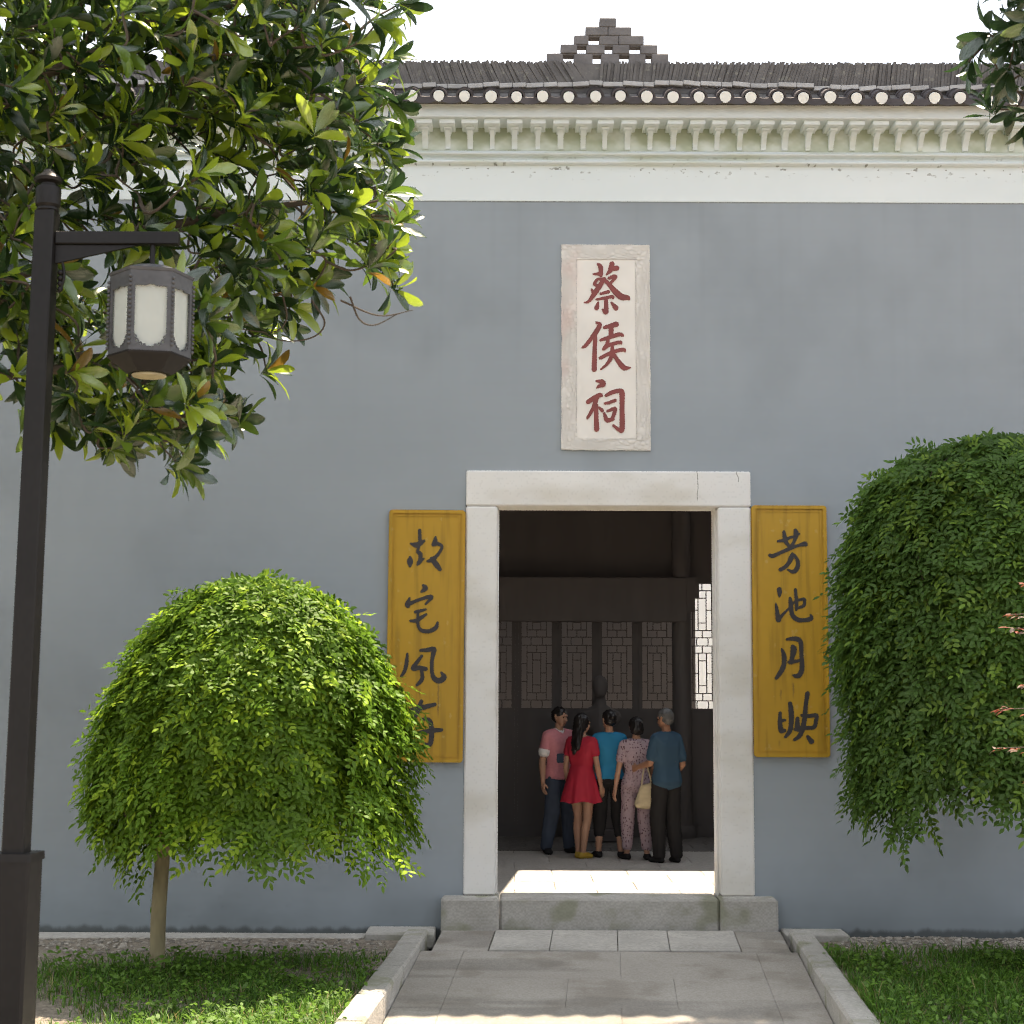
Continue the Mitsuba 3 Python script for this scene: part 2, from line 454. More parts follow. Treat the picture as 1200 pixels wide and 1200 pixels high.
# kerbs
for side in (0, 1):
    k = thing('stone_kerb', ('stone kerb edging the lawn left of the path', 'stone kerb edging the lawn right of the path')[side], 'kerb', 'kerbs along the path')
    y = -0.30
    i = 0
    while y > -15:
        ln = rng.uniform(0.85, 1.15) if i else 0.75
        y2 = y - ln
        e = left_edge if side == 0 else right_edge
        s = -1 if side == 0 else 1
        w = 0.19
        top = 0.13 + rng.uniform(-0.006, 0.006)
        dx = rng.uniform(-0.008, 0.008)
        pts = []
        c = 0.018
        for yy, sg in ((y - 0.004, -1), (y2 + 0.004, 1)):
            a = float(e(yy)) + s * (0.004 + dx)
            b = a + s * w
            pts += [(a, yy, -0.29), (b, yy, -0.29), (a, yy, top - c), (b, yy, top - c), (a + s * c, yy + sg * c, top), (b - s * c, yy + sg * c, top)]
        part(k, 'stone', hull(pts), 'mat_worn_stone')
        y, i = y2, i + 1
# flat slabs and concrete strip at the wall's foot
t_ = thing('corner_slab', 'flat grey stone slab at the wall foot left of the left plinth', 'stone slab')
part(t_, 'stone', box(-1.22, -0.64, -0.42, -0.004, -0.02, 0.105, 0.012), 'mat_worn_stone')
t_ = thing('corner_slab', 'flat grey stone slab at the wall foot right of the right plinth', 'stone slab')
part(t_, 'stone', box(2.33, 2.86, -0.36, -0.004, -0.02, 0.10, 0.012), 'mat_worn_stone')
t_ = thing('drainage_strip', 'pale concrete strip along the foot of the wall on the left', 'concrete strip')
part(t_, 'concrete', box(-6.5, -1.235, -0.30, -0.004, -0.06, 0.045, 0.012), 'mat_apron')

# pebbles in the bare strips: stuff
pv, pf, pc, base_ = [], [], [], 0
ico = trimesh.creation.icosphere(subdivisions=1, radius=1.0)
for k in range(2600):
    if rng.random() < 0.55:
        x, y = rng.uniform(2.7, 5.6), -abs(rng.normal(0, 0.55)) - 0.03
    else:
        x, y = rng.uniform(-5.6, -0.95), -0.32 - abs(rng.normal(0, 0.7))
    r = rng.uniform(0.006, 0.022) * (1.6 if rng.random() < 0.05 else 1)
    s = np.array([r * rng.uniform(0.8, 1.4), r * rng.uniform(0.8, 1.4), r * 0.6])
    pv.append(ico.vertices * s * rng.uniform(0.8, 1.15, (len(ico.vertices), 1)) + [x, y, float(soil_z(np.array([x]), np.array([y]))[0]) + 0.002])
    pf.append(ico.faces + base_)
    base_ += len(ico.vertices)
    pc.append(np.tile(np.array([0.28, 0.25, 0.21]) * rng.uniform(0.5, 1.35), (len(ico.vertices), 1)))
scene['gravel'] = mikit.ply((np.vstack(pv), np.vstack(pf)), 'mat_pebble', True, color=np.vstack(pc))
labels['gravel'] = {'label': 'small stones scattered on the bare earth along the wall', 'category': 'gravel', 'kind': 'stuff'}

# ------------------------------------------------------------------ the gate wall
gw = thing('gate_wall', 'tall grey rendered gate wall with white cornice and dark tiled coping', 'wall')
XA, XB = -6.5, 8.0
DX0, DX1, DZ = -0.408, 2.115, 4.073
holed = Polygon([(XA, -0.25), (DX0 - 0.002, -0.25), (DX0 - 0.002, DZ + 0.002), (DX1 + 0.002, DZ + 0.002), (DX1 + 0.002, -0.25), (XB, -0.25), (XB, 6.533), (XA, 6.533)])
part(gw, 'render', extrude_xz(holed, 0.0, 0.42), 'mat_grey_wall', label='grey rendered face of the wall')
part(gw, 'white_band', box(XA, XB, -0.012, 0.43, 6.533, 7.0), 'mat_white_wall', label='white painted band below the cornice')
# cornice: two mouldings, a cove, brackets, fascia
def moulding(z0, z1, proj):
    zc, h = (z0 + z1) / 2, (z1 - z0) / 2
    pr = [(-0.0115, z0)] + [(-0.012 - proj * math.cos(a), zc + h * math.sin(a)) for a in np.linspace(-1.2, 1.2, 7)] + [(-0.0115, z1)]
    return extrude_yz(pr, XA, XB)
part(gw, 'moulding', moulding(6.862, 6.905, 0.055), 'mat_white_wall', 30)
part(gw, 'moulding', moulding(6.938, 6.976, 0.06), 'mat_white_wall', 30)
part(gw, 'frieze', box(XA, XB, -0.016, 0.43, 7.0005, 7.21), 'mat_frieze', label='moss-stained plaster between the brackets')
part(gw, 'fascia', box(XA, XB, -0.31, 0.43, 7.2105, 7.33, 0.004), 'mat_white_wall', label='white fascia board under the tiles')
BR = 0.2042
nb = int((XB - XA) / BR)
bx0 = -0.602 - math.floor((-0.602 - XA - 0.1) / BR) * BR
stem_out = [(-0.02, 7.008)] + [(-0.035 - 0.12 * (t ** 1.7), 7.008 + 0.137 * t) for t in np.linspace(0, 1, 7)]
stem = stem_out + [(-0.02, 7.145)]
for i in range(nb):
    x = bx0 + i * BR + rng.uniform(-0.008, 0.008)
    if x > XB - 0.1: break
    w = rng.uniform(0.040, 0.052) / 2
    wb = rng.uniform(0.132, 0.148) / 2
    m = cat([extrude_yz(stem, x - w, x + w), box(x - w - 0.012, x + w + 0.012, -0.19, -0.02, 7.1465, 7.166, 0.003), box(x - wb, x + wb, -0.265, -0.02, 7.1675, 7.209, 0.004)])
    part(gw, 'bracket', m, 'mat_white_wall')
# roof: pan bed, cover tiles with whitewashed ends, a course of tile edges, the ridge
EY, EZ, RY, RZ = -0.42, 7.345, -0.14, 7.475
SL = np.array([0, RY - EY, RZ - EZ]); SLN = SL / np.linalg.norm(SL); UP = np.array([0, -SLN[2], SLN[1]])
bed = [(-0.36, 7.331), (0.50, 7.331), (0.50, 7.42), (0.05, 7.56), (-0.15, 7.51), (-0.36, 7.37)]
part(gw, 'roof_bed', extrude_yz(bed, XA, XB), 'mat_roof')
TS = 0.2308
tx0 = 0.256 - math.floor((0.256 - XA - 0.12) / TS) * TS
ROOF = gw + '__roof'
for i in range(int((XB - XA) / TS)):
    x = tx0 + i * TS
    if x > XB - 0.12: break
    jx = rng.uniform(-0.007, 0.007); jz = rng.uniform(-0.006, 0.006)
    # one row of overlapping half-round cover tiles running up the slope
    ms = []
    for c in range(2):
        a0 = np.array([x + jx, EY, EZ + jz]) + SL * (c / 2.0)
        ln = np.linalg.norm(SL) / 2 + 0.03
        R0, R1 = 0.078, 0.071
        ang = np.linspace(-0.15, math.pi + 0.15, 11)
        v = []
        for R, s in ((R0, 0), (R1, 1)):
            for dr_ in (0, 0.016):
                for a in ang:
                    v.append(a0 + SLN * ln * s + (R - dr_) * (np.array([1, 0, 0]) * math.cos(a) + UP * math.sin(a)) + UP * (0.008 * (1 - s)))
        n = len(ang); f = []
        for j in range(n - 1):
            f += [[j, j + 1, 2 * n + j + 1], [j, 2 * n + j + 1, 2 * n + j], [n + j, 3 * n + j + 1, n + j + 1], [n + j, 3 * n + j, 3 * n + j + 1],
                  [j, n + j + 1, j + 1], [j, n + j, n + j + 1], [2 * n + j, 2 * n + j + 1, 3 * n + j + 1], [2 * n + j, 3 * n + j + 1, 3 * n + j]]
        ms.append(trimesh.Trimesh(np.array(v), np.array(f), process=False))
    part(ROOF, 'cover_tile', cat(ms), 'mat_roof_dark')
    d = trimesh.creation.cylinder(radius=0.050 + rng.uniform(-0.003, 0.002), height=0.03, sections=20)
    dv = d.vertices * (1 + 0.03 * np.sin(3 * np.arctan2(d.vertices[:, 1], d.vertices[:, 0]))[:, None] * [1, 1, 0])
    mtx = np.eye(4); mtx[:3, 0] = [1, 0, 0]; mtx[:3, 1] = UP; mtx[:3, 2] = -SLN
    d = trimesh.Trimesh(dv, d.faces, process=False); d.apply_transform(mtx); d.apply_translation(np.array([x + jx, EY - 0.006, EZ + 0.014 + jz]))
    part(ROOF, 'tile_end', d, 'mat_tile_end', label='whitewashed round end of a cover tile' if i == 0 else None)
    # curved pan tile lip hanging between two cover rows
    xm = x + TS / 2; v = []; f = []
    ang = np.linspace(0, math.pi, 9)
    for yy, zz in ((EY - 0.004, EZ - 0.012), (EY + 0.2, EZ - 0.012 + 0.2 * SLN[2] / SLN[1])):
        for th in (0, 0.062):
            for a in ang:
                v.append((xm + 0.10 * math.cos(a), yy, zz + jz - 0.045 * math.sin(a) + th))
    n = 9
    for j in range(n - 1):
        f += [[j, j + 1, 2 * n + j + 1], [j, 2 * n + j + 1, 2 * n + j], [n + j, 3 * n + j + 1, n + j + 1], [n + j, 3 * n + j, 3 * n + j + 1], [j, n + j + 1, j + 1], [j, n + j, n + j + 1]]
    part(ROOF, 'pan_tile', trimesh.Trimesh(np.array(v), np.array(f), process=False), 'mat_roof_dark')
# course of flat tile edges under the ridge
x = XA
tilt = 0.0
while x < XB - 0.1:
    w = rng.uniform(0.085, 0.185)
    tilt = 0.6 * tilt + rng.normal(0, 0.05)
    z = 7.530 + rng.normal(0, 0.006) + 0.016 * math.sin(x * 1.3)
    b = box(-w / 2, w / 2, -0.13, 0.13, -0.021, 0.021, 0.004)
    b.apply_transform(trimesh.transformations.rotation_matrix(tilt, [0, 1, 0]))
    b.apply_translation([x + w / 2, -0.125 + rng.uniform(-0.012, 0.012), z])
    part(ROOF, 'edge_tile', b, 'mat_tile_edge')
    x += w + 0.004
part(gw, 'ridge_core', box(XA, XB, -0.215, 0.02, 7.47, 7.742), 'mat_roof')
# ridge: thin tiles stood on edge, leaning (too thin to pick apart: one part)
ms, x = [], XA + 0.1
while x < XB - 0.1:
    lean = (0.45 if x < 0.75 else -0.22) + rng.normal(0, 0.025) + 0.12 * math.sin(x * 2.1)
    h = rng.uniform(0.231, 0.238) / math.cos(lean)
    b = box(-0.0125, 0.0125, -0.13, 0.13, 0, h)
    b.apply_transform(trimesh.transformations.rotation_matrix(-lean, [0, 1, 0]))
    b.apply_translation([x, -0.10 + rng.uniform(-0.012, 0.012), 7.520 + rng.uniform(-0.006, 0.006)])
    ms.append(b)
    x += rng.uniform(0.026, 0.031)
part(gw, 'ridge_tiles', cat(ms), 'mat_roof', kind='stuff', label='row of thin dark tiles stood on edge along the ridge')
# stepped open-work ornament of bricks in the middle of the ridge
ORN = gw + '__ridge_ornament'
rows = [(8.248, 8.333, [(0.770, 0.922)]),
        (8.166, 8.247, [(0.641, 0.846), (0.850, 1.063)]),
        (8.078, 8.165, [(0.535, 0.668), (0.768, 0.945), (0.949, 1.179)]),
        (7.992, 8.077, [(0.409, 0.562), (0.648, 0.818), (0.892, 1.046), (1.150, 1.305)]),
        (7.88, 7.991, [(0.282, 0.432), (0.532, 0.706), (0.784, 0.952), (1.044, 1.196), (1.254, 1.405)])]
K_ = 14.1 / 14.47      # seen from the forecourt the ornament stands on the front of the ridge
rows = [(2.2 + (a - 2.2) * K_, 2.2 + (b - 2.2) * K_, [(0.845 + (p - 0.845) * K_, 0.845 + (q - 0.845) * K_) for p, q in x_]) for a, b, x_ in rows]
for z0, z1, xs in rows:
    for a, b in xs:
        part(ORN, 'brick', box(a, b, -0.20 + rng.uniform(-0.006, 0.006), -0.085, z0, z1, 0.006), 'mat_ridge_brick')
    # thin tile courses that bridge the gaps
    if len(xs) > 2:
        part(ORN, 'flat_tile', box(xs[0][0] + 0.05, xs[-1][1] - 0.05, -0.185, -0.093, z1 - 0.010, z1 + 0.006), 'mat_ridge_brick')
# stone surround of the doorway
SUR = gw + '__door_surround'
part(SUR, 'lintel', box(DX0, DX1, -0.03, 0.36, 3.757, DZ, 0.012), 'mat_pale_stone')
part(SUR, 'jamb', box(DX0, -0.128, -0.028, 0.35, 0.372, 3.754, 0.014), 'mat_pale_stone')
part(SUR, 'jamb', box(1.822, DX1, -0.028, 0.35, 0.372, 3.754, 0.014), 'mat_pale_stone')
part(SUR, 'plinth', box(-0.592, -0.095, -0.20, 0.36, 0.02, 0.369, 0.022), 'mat_worn_stone', label='squat stone plinth left of the threshold')
part(SUR, 'plinth', box(1.80, 2.288, -0.20, 0.36, 0.02, 0.372, 0.022), 'mat_worn_stone', label='squat stone plinth right of the threshold')
part(SUR, 'threshold', box(-0.092, 1.797, -0.115, 0.30, 0.02, 0.358, 0.02), 'mat_worn_stone', label='high grey stone door sill')
part(SUR, 'door_frame', cat([box(-0.127, -0.115, 0.12, 0.34, 0.36, 3.756), box(1.809, 1.821, 0.12, 0.34, 0.36, 3.756)]), 'mat_pale_stone')

# ------------------------------------------------------------------ writing
def brush(strokes, gain=1.0):
    """Brush strokes: each a list of (x, y, radius) in the drawing's units; a filled shape."""
    out = []
    for s in strokes:
        if len(s) > 2:
            s = [tuple(q) for q in curve(s, 4)]
        for a, b in zip(s[:-1], s[1:]):
            out.append(unary_union([Point(a[0], a[1]).buffer(max(a[2] * gain, 5), 5), Point(b[0], b[1]).buffer(max(b[2] * gain, 5), 5)]).convex_hull)
    return unary_union(out).simplify(2.5)


def character(owner, strokes, x0, z0, unit, y, depth, bsdf, label=None, gain=1.0):
    from shapely import affinity
    sh = affinity.affine_transform(brush(strokes, gain), [unit, 0, 0, -unit, x0, z0])
    part(owner, 'character', extrude_xz(sh, y - depth, y), bsdf, label=label)


CAI = [[(400, 160, 18), (455, 220, 45), (460, 380, 35)], [(325, 355, 18), (420, 350, 35), (470, 350, 35)], [(670, 160, 50), (640, 280, 45), (560, 370, 12)], [(640, 250, 45), (760, 240, 48)],
       [(400, 450, 25), (340, 540, 32), (400, 580, 28)], [(400, 450, 25), (520, 450, 33)], [(520, 450, 40), (440, 580, 48), (340, 730, 48), (230, 880, 28), (150, 895, 12)], [(290, 650, 22), (320, 720, 32)],
       [(610, 435, 28), (700, 400, 38), (735, 415, 33), (640, 530, 26)], [(520, 450, 33), (620, 560, 42), (740, 700, 58), (850, 790, 60), (960, 800, 42), (990, 840, 14)], [(460, 730, 26), (600, 690, 33)],
       [(380, 840, 22), (480, 820, 28), (670, 785, 33), (685, 820, 18)], [(555, 820, 33), (560, 1000, 43), (550, 1080, 48), (490, 1030, 18)], [(410, 900, 20), (380, 1000, 46)], [(660, 900, 22), (740, 1000, 50)]]
HOU = [[(380, 150, 25), (440, 190, 40), (370, 330, 48), (280, 450, 38), (170, 590, 33), (100, 630, 10)], [(355, 430, 38), (345, 600, 40), (335, 1035, 48)], [(530, 240, 33), (640, 210, 43), (745, 180, 52)],
       [(650, 230, 48), (650, 380, 46)], [(460, 480, 30), (640, 420, 38), (800, 370, 40), (865, 390, 28)], [(600, 460, 26), (570, 580, 44), (510, 650, 32)], [(590, 580, 36), (720, 540, 35), (820, 520, 34), (840, 545, 20)],
       [(450, 820, 33), (600, 740, 36), (760, 680, 36), (880, 660, 36), (910, 695, 18)], [(670, 580, 30), (670, 700, 38), (640, 830, 38), (560, 950, 28), (460, 1030, 18)], [(690, 740, 38), (760, 850, 40), (860, 980, 50), (920, 1010, 42), (1010, 1000, 10)]]
CI = [[(375, 125, 20), (480, 140, 48), (500, 190, 48), (430, 220, 33), (380, 255, 14)], [(220, 520, 42), (340, 440, 48), (440, 390, 42), (480, 405, 18)], [(380, 440, 46), (330, 600, 38), (270, 720, 33), (210, 820, 26)],
      [(370, 580, 40), (370, 800, 43), (378, 1030, 50)], [(430, 625, 22), (480, 680, 36)], [(555, 395, 30), (660, 340, 40), (800, 305, 42), (850, 350, 52), (850, 600, 46), (850, 1000, 50), (810, 1050, 38), (690, 960, 26)],
      [(530, 545, 22), (600, 535, 30), (720, 490, 33)], [(520, 740, 28), (560, 850, 42), (610, 860, 42), (690, 840, 28)], [(580, 690, 26), (680, 650, 33), (725, 655, 36), (690, 780, 36), (660, 830, 28)]]
FANG = [[(475, 230, 25), (490, 330, 38), (510, 430, 36), (575, 515, 26)], [(360, 420, 22), (480, 400, 30), (600, 345, 24), (690, 330, 24)], [(705, 200, 30), (720, 270, 46), (690, 400, 28), (630, 510, 33)], [(780, 270, 18), (720, 300, 28)],
        [(190, 700, 28), (250, 715, 35), (400, 650, 30), (600, 560, 33), (760, 505, 25), (880, 470, 42), (905, 480, 38)], [(640, 660, 20), (620, 740, 43), (560, 860, 35), (470, 950, 32), (400, 985, 35)],
        [(670, 690, 25), (740, 800, 32), (745, 910, 38), (700, 1000, 38), (640, 1030, 32), (540, 985, 12)]]
CHI = [[(370, 200, 42), (375, 270, 38), (370, 350, 12)], [(295, 480, 12), (315, 580, 30), (330, 720, 40), (345, 800, 46)], [(345, 790, 38), (450, 680, 22), (560, 570, 18)],
       [(580, 370, 22), (590, 450, 38), (600, 600, 38), (630, 720, 38), (720, 795, 42), (820, 810, 35), (960, 790, 38), (1000, 755, 34), (985, 700, 14)], [(690, 200, 25), (700, 330, 30), (710, 480, 30), (700, 600, 24)],
       [(610, 490, 20), (720, 420, 20), (850, 390, 27), (870, 430, 26), (845, 525, 28), (720, 570, 20)]]
YUE = [[(400, 360, 15), (440, 480, 40), (450, 620, 40), (420, 740, 42), (350, 860, 38), (290, 940, 28)], [(510, 175, 22), (640, 160, 38), (740, 180, 42), (785, 260, 38), (790, 500, 35), (800, 720, 42), (760, 860, 42), (690, 900, 38), (620, 880, 16)],
       [(620, 310, 30), (640, 380, 56), (610, 520, 38), (590, 620, 43), (530, 620, 20)], [(600, 620, 33), (770, 590, 24)]]
YING = [[(275, 475, 22), (270, 620, 28), (290, 740, 35), (340, 740, 24)], [(290, 590, 25), (350, 585, 18)], [(430, 330, 28), (445, 450, 35), (445, 620, 32), (420, 750, 30), (350, 840, 18)],
        [(700, 175, 30), (670, 350, 28), (650, 560, 32), (610, 740, 32), (560, 830, 28), (490, 880, 20)], [(610, 510, 22), (720, 520, 26), (830, 510, 28), (820, 600, 26), (790, 690, 26), (640, 700, 26)],
        [(540, 560, 26), (540, 690, 36), (600, 710, 33)], [(500, 720, 22), (560, 730, 30)], [(690, 830, 20), (750, 905, 36)]]
GU = [[(480, 170, 25), (490, 370, 28)], [(330, 405, 15), (440, 430, 43), (560, 355, 20)], [(475, 460, 18), (450, 540, 24), (500, 590, 33), (490, 700, 27), (450, 770, 18)], [(470, 740, 33), (560, 660, 12)], [(320, 640, 18), (320, 720, 46), (320, 800, 16)],
      [(760, 280, 12), (750, 390, 43), (720, 420, 28)], [(760, 390, 33), (875, 450, 22), (800, 600, 25), (700, 690, 35), (620, 710, 16)], [(700, 670, 35), (780, 770, 42), (840, 850, 30)]]
ZHAI = [[(550, 95, 18), (590, 150, 40), (520, 210, 16)], [(320, 320, 15), (285, 420, 38), (290, 455, 34)], [(300, 425, 33), (480, 350, 22), (640, 300, 30), (700, 310, 28), (600, 420, 16)], [(420, 560, 22), (480, 550, 28), (600, 515, 18)],
        [(340, 715, 20), (440, 710, 30), (520, 660, 30), (610, 600, 18)], [(465, 580, 18), (465, 740, 25), (490, 840, 22), (560, 890, 30), (680, 890, 30), (780, 830, 32), (810, 740, 18)]]
FENG = [[(290, 250, 18), (280, 400, 30), (250, 540, 28), (190, 640, 18)], [(520, 190, 22), (620, 185, 30), (745, 170, 40), (735, 260, 33), (715, 400, 28), (725, 600, 30), (780, 690, 40), (860, 710, 43), (930, 650, 40), (880, 570, 15)],
        [(540, 290, 22), (440, 420, 28), (400, 500, 40), (500, 490, 34), (610, 510, 33)], [(540, 530, 25), (555, 650, 30), (530, 720, 30), (460, 790, 20)]]
CUN = [[(480, 160, 25), (440, 280, 35), (390, 390, 26), (300, 520, 24), (200, 620, 14)], [(330, 285, 22), (480, 260, 35), (690, 205, 24)], [(300, 500, 26), (305, 780, 30)], [(480, 430, 16), (600, 440, 25), (640, 560, 33), (640, 740, 33), (610, 820, 28), (540, 800, 14)],
       [(440, 640, 26), (640, 605, 32), (790, 595, 24)]]

sg = thing('name_tablet', 'tall white stone tablet with three red characters above the doorway', 'sign')
# outer border with carved relief, thin recess, inner field
ring = Polygon([(0.434, 4.256), (1.233, 4.256), (1.233, 6.134), (0.434, 6.134)], [[(0.573, 4.365), (0.573, 5.995), (1.105, 5.995), (1.105, 4.365)]])
rp = []
ext = np.array(ring.exterior.coords[:-1])
for i in range(4):
    a, b = ext[i], ext[(i + 1) % 4]
    n_ = int(np.linalg.norm(b - a) / 0.05)
    for j in range(n_):
        q = a + (b - a) * j / n_
        rp.append(q + rng.normal(0, 0.0022, 2) - (q - ext.mean(0)) * 0.004)
ring = Polygon(rp, [list(ring.interiors[0].coords)])
part(sg, 'border', extrude_xz(ring, -0.020, 0.0), 'mat_plaque_carved', label='roughly carved white stone border')
part(sg, 'field', box(0.5745, 1.1035, -0.013, 0.0, 4.3665, 5.9935), 'mat_plaque')
U = 1 / 16 * 0.00769
for ch, py in ((CAI, 300), (HOU, 370), (CI, 440)):
    character(sg, ch, 0.569, 6.030 - (py - 300) * 0.00776, U, -0.012, 0.007, 'mat_red_paint')


def board(name, x0, x1, z0, z1, lean):
    t = thing('couplet_board', name, 'board', 'yellow couplet boards beside the door')
    rot = trimesh.transformations.rotation_matrix(lean, [0, 1, 0], [(x0 + x1) / 2, 0, (z0 + z1) / 2])
    def rounded(a, b, c, d, r):
        return Polygon([(a + r, c + r), (b - r, c + r), (b - r, d - r), (a + r, d - r)]).buffer(r, 4)
    ms = {'panel': extrude_xz(rounded(x0, x1, z0, z1, 0.025), -0.030, -0.002),
          'rim': extrude_xz(rounded(x0 - 0.004, x1 + 0.004, z0 - 0.004, z1 + 0.004, 0.028).difference(rounded(x0 + 0.026, x1 - 0.026, z0 + 0.026, z1 - 0.026, 0.012)), -0.044, -0.004),
          'bead': extrude_xz(rounded(x0 + 0.044, x1 - 0.044, z0 + 0.044, z1 - 0.044, 0.008).difference(rounded(x0 + 0.053, x1 - 0.053, z0 + 0.053, z1 - 0.053, 0.006)), -0.036, -0.028)}
    for k, m in ms.items():
        m.apply_transform(rot)
        part(t, k, m, 'mat_yellow')
    return t


bl = board('yellow couplet board left of the door, its lower end behind the weeping tree', -1.085, -0.420, 1.512, 3.712, 0.004)
br = board('yellow couplet board with four black characters right of the door', 2.123, 2.776, 1.570, 3.766, 0.0)
# board drawings: crops of the board at 7.6 mm per unit of writing
S_ = 0.0076
def on_left(ch, px, py, sc): character(bl, ch, -1.082 + (px - 457) * S_, 3.712 - (py - 598) * 0.00748, S_ / sc, -0.030, 0.006, 'mat_ink', None, 1.15)
def on_right(ch, px, py, sc): character(br, ch, 2.120 + (px - 880.5) * S_, 3.766 - (py - 593) * 0.00748, S_ / sc, -0.030, 0.006, 'mat_ink', None, 1.15)
on_left(GU, 460, 610, 15); on_left(ZHAI, 460, 680, 15); on_left(FENG, 460, 750, 15); on_left(CUN, 460, 810, 13.33)
on_right(FANG, 890, 610, 17.14); on_right(CHI, 890, 680, 17.14); on_right(YUE, 890, 740, 17.14); on_right(YING, 890, 800, 13.33)

# ------------------------------------------------------------------ the courtyard and hall behind the door
labels['court_floor'] = {'kind': 'structure', 'label': 'pale stone floor of the courtyard and hall'}
part('court_floor', 'bed', box(-9, 11, 0.31, 16, 0.0, 0.132), 'mat_floor')
fx = np.arange(-1.6, 4.9, 0.82)
fy = np.arange(0.32, 6.3, 0.62)
for j in range(len(fy) - 1):
    for i in range(len(fx) - 1):
        o = 0.41 * (j % 2)
        part('court_floor', 'slab', slab([(fx[i] + o + 0.003, fy[j] + 0.003), (fx[i + 1] + o - 0.003, fy[j] + 0.003), (fx[i + 1] + o - 0.003, fy[j + 1] - 0.003), (fx[i] + o + 0.003, fy[j + 1] - 0.003)],
                                         0.15 + rng.uniform(-0.001, 0.001), 0.03, 0.004), 'mat_floor')
labels['shade_toned_floor'] = {'kind': 'structure', 'label': 'floor inside the hall, its dark colour standing in for fading light'}
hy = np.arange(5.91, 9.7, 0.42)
part('shade_toned_floor', 'bed', box(-6, 8, 5.905, 9.7, 0.02, 0.139), 'mat_floor_shade')
for j in range(4):  # bricks invented; their dark tone stands in for light fading inward
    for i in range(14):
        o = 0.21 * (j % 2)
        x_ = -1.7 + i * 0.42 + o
        part('shade_toned_floor', 'brick', slab([(x_ + 0.003, hy[j] + 0.003), (x_ + 0.417, hy[j] + 0.003), (x_ + 0.417, hy[j + 1] - 0.003), (x_ + 0.003, hy[j + 1] - 0.003)], 0.152 + rng.uniform(-0.001, 0.001), 0.03, 0.004), 'mat_floor_shade')
hall = thing('ancestral_hall', 'dark timber hall behind the doorway with a row of latticed doors', 'building')
roof = [(5.36, 4.30), (8.2, 5.95), (9.25, 5.35), (9.25, 5.52), (8.2, 6.17), (5.36, 4.48)]
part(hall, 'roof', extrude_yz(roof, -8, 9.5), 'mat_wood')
for k, y in enumerate((6.1, 6.9)):
    part(hall, 'purlin', tube([(-8, y, 4.27 + (y - 5.36) * 0.58), (9.5, y, 4.27 + (y - 5.36) * 0.58)], 0.11, 10), 'mat_wood')
for k in range(34):
    x = -2.4 + k * 0.21
    if x < 4.6:
        part(hall, 'rafter', hull([(x + dx, y, z + dz) for dx in (0, 0.07) for y, z in ((5.9, 4.60), (7.8, 5.70)) for dz in (-0.08, 0.0)]), 'mat_wood')
# partition: frame members, upper boarding, lattice panels, lower panels
PY = 7.9
cx = [-0.75, -0.202, 0.345, 0.893, 1.441, 1.988, 2.606, 3.154, 3.70]
PZ0, PZ1 = 1.858, 3.565
u = 0.01166


def lattice(c):
    bars = []
    zc = 2.765
    def bar(x0, x1, z0, z1): bars.append(box(c + x0 * u, c + x1 * u, PY - 0.018, PY + 0.018, zc - z1 * u, zc - z0 * u))
    def hb(x0, x1, z, w=0.55): bar(x0, x1, z - w, z + w)
    def vb(x, z0, z1, w=0.5): bar(x - w, x + w, z0, z1)
    W_ = 17.5
    for s in (1, -1):
        def h(x0, x1, z): hb(x0, x1, s * z)
        def v(x, z0, z1): vb(x, min(s * z0, s * z1), max(s * z0, s * z1))
        h(-W_, W_, 4.8)
        for e in (-11.3, 11.3):
            v(e, 4.8, 68.5)
            h(min(e, e * 1.6), max(e, e * 1.6), 26); h(min(e, e * 1.6), max(e, e * 1.6), 47)
            v(e * 0.42, 13.2, 60)
            h(min(e * .42, e), max(e * .42, e), 37)
        h(-11.3, 11.3, 13.2); h(-11.3, 11.3, 60)
        v(0, 4.8, 13.2); v(0, 60, 68.5)
        h(-4.7, 4.7, 22); h(-4.7, 4.7, 51)
        h(-W_, W_, 68.5)
    for x in (-6.2, 6.2):
        pts = [(c + (x + math.copysign(1.6, x) * (math.cos(t) - 0.6)) * u, PY, 2.765 + 5 * u * math.sin(t)) for t in np.linspace(-1.4, 1.4, 7)]
        bars.append(tube(pts, 0.0075, 5))
        pts = [(p[0], p[1], p[2] - 73.3 * u) for p in pts]
        bars.append(tube(pts, 0.0075, 5))
    return cat(bars)


for i, c in enumerate(cx):
    leaf = f'{hall}__lattice_door' + (f'_{i:03d}' if i else '')
    part(leaf, 'lattice', lattice(c), 'mat_wood')
    w, st = 0.252, 0.046
    part(leaf, 'frame', cat([box(c - w, c - w + st, PY - 0.03, PY + 0.03, 0.10, 3.62), box(c + w - st, c + w, PY - 0.03, PY + 0.03, 0.10, 3.62)] +
                            [box(c - w + st, c + w - st, PY - 0.028, PY + 0.028, a, b) for a, b in ((0.10, 0.30), (1.70, 1.86), (3.565, 3.62))]), 'mat_wood')
    part(leaf, 'skirt_panel', box(c - w + st, c + w - st, PY - 0.012, PY + 0.012, 0.30, 1.70), 'mat_wood')
edges = [(-6, cx[0] - 0.252)] + [(a + 0.252, b - 0.252) for a, b in zip(cx[:-1], cx[1:])] + [(cx[-1] + 0.252, 8)]
part(hall, 'partition', cat([box(a + 0.001, b - 0.001, PY - 0.02, PY + 0.02, 0.10, 3.62) for a, b in edges if b - a > 0.004] + [box(-6, 8, PY - 0.025, PY + 0.025, 3.621, 5.7)]), 'mat_wood')
part(hall, 'beam', box(-6, 2.36, 7.50, 7.68, 3.02, 3.62, 0.01), 'mat_wood')
part(hall, 'beam_bracket', cat([box(2.361, 2.47, 7.54, 7.66, 3.16, 3.62), box(2.471, 2.525, 7.54, 7.66, 3.34, 3.62)]), 'mat_wood')
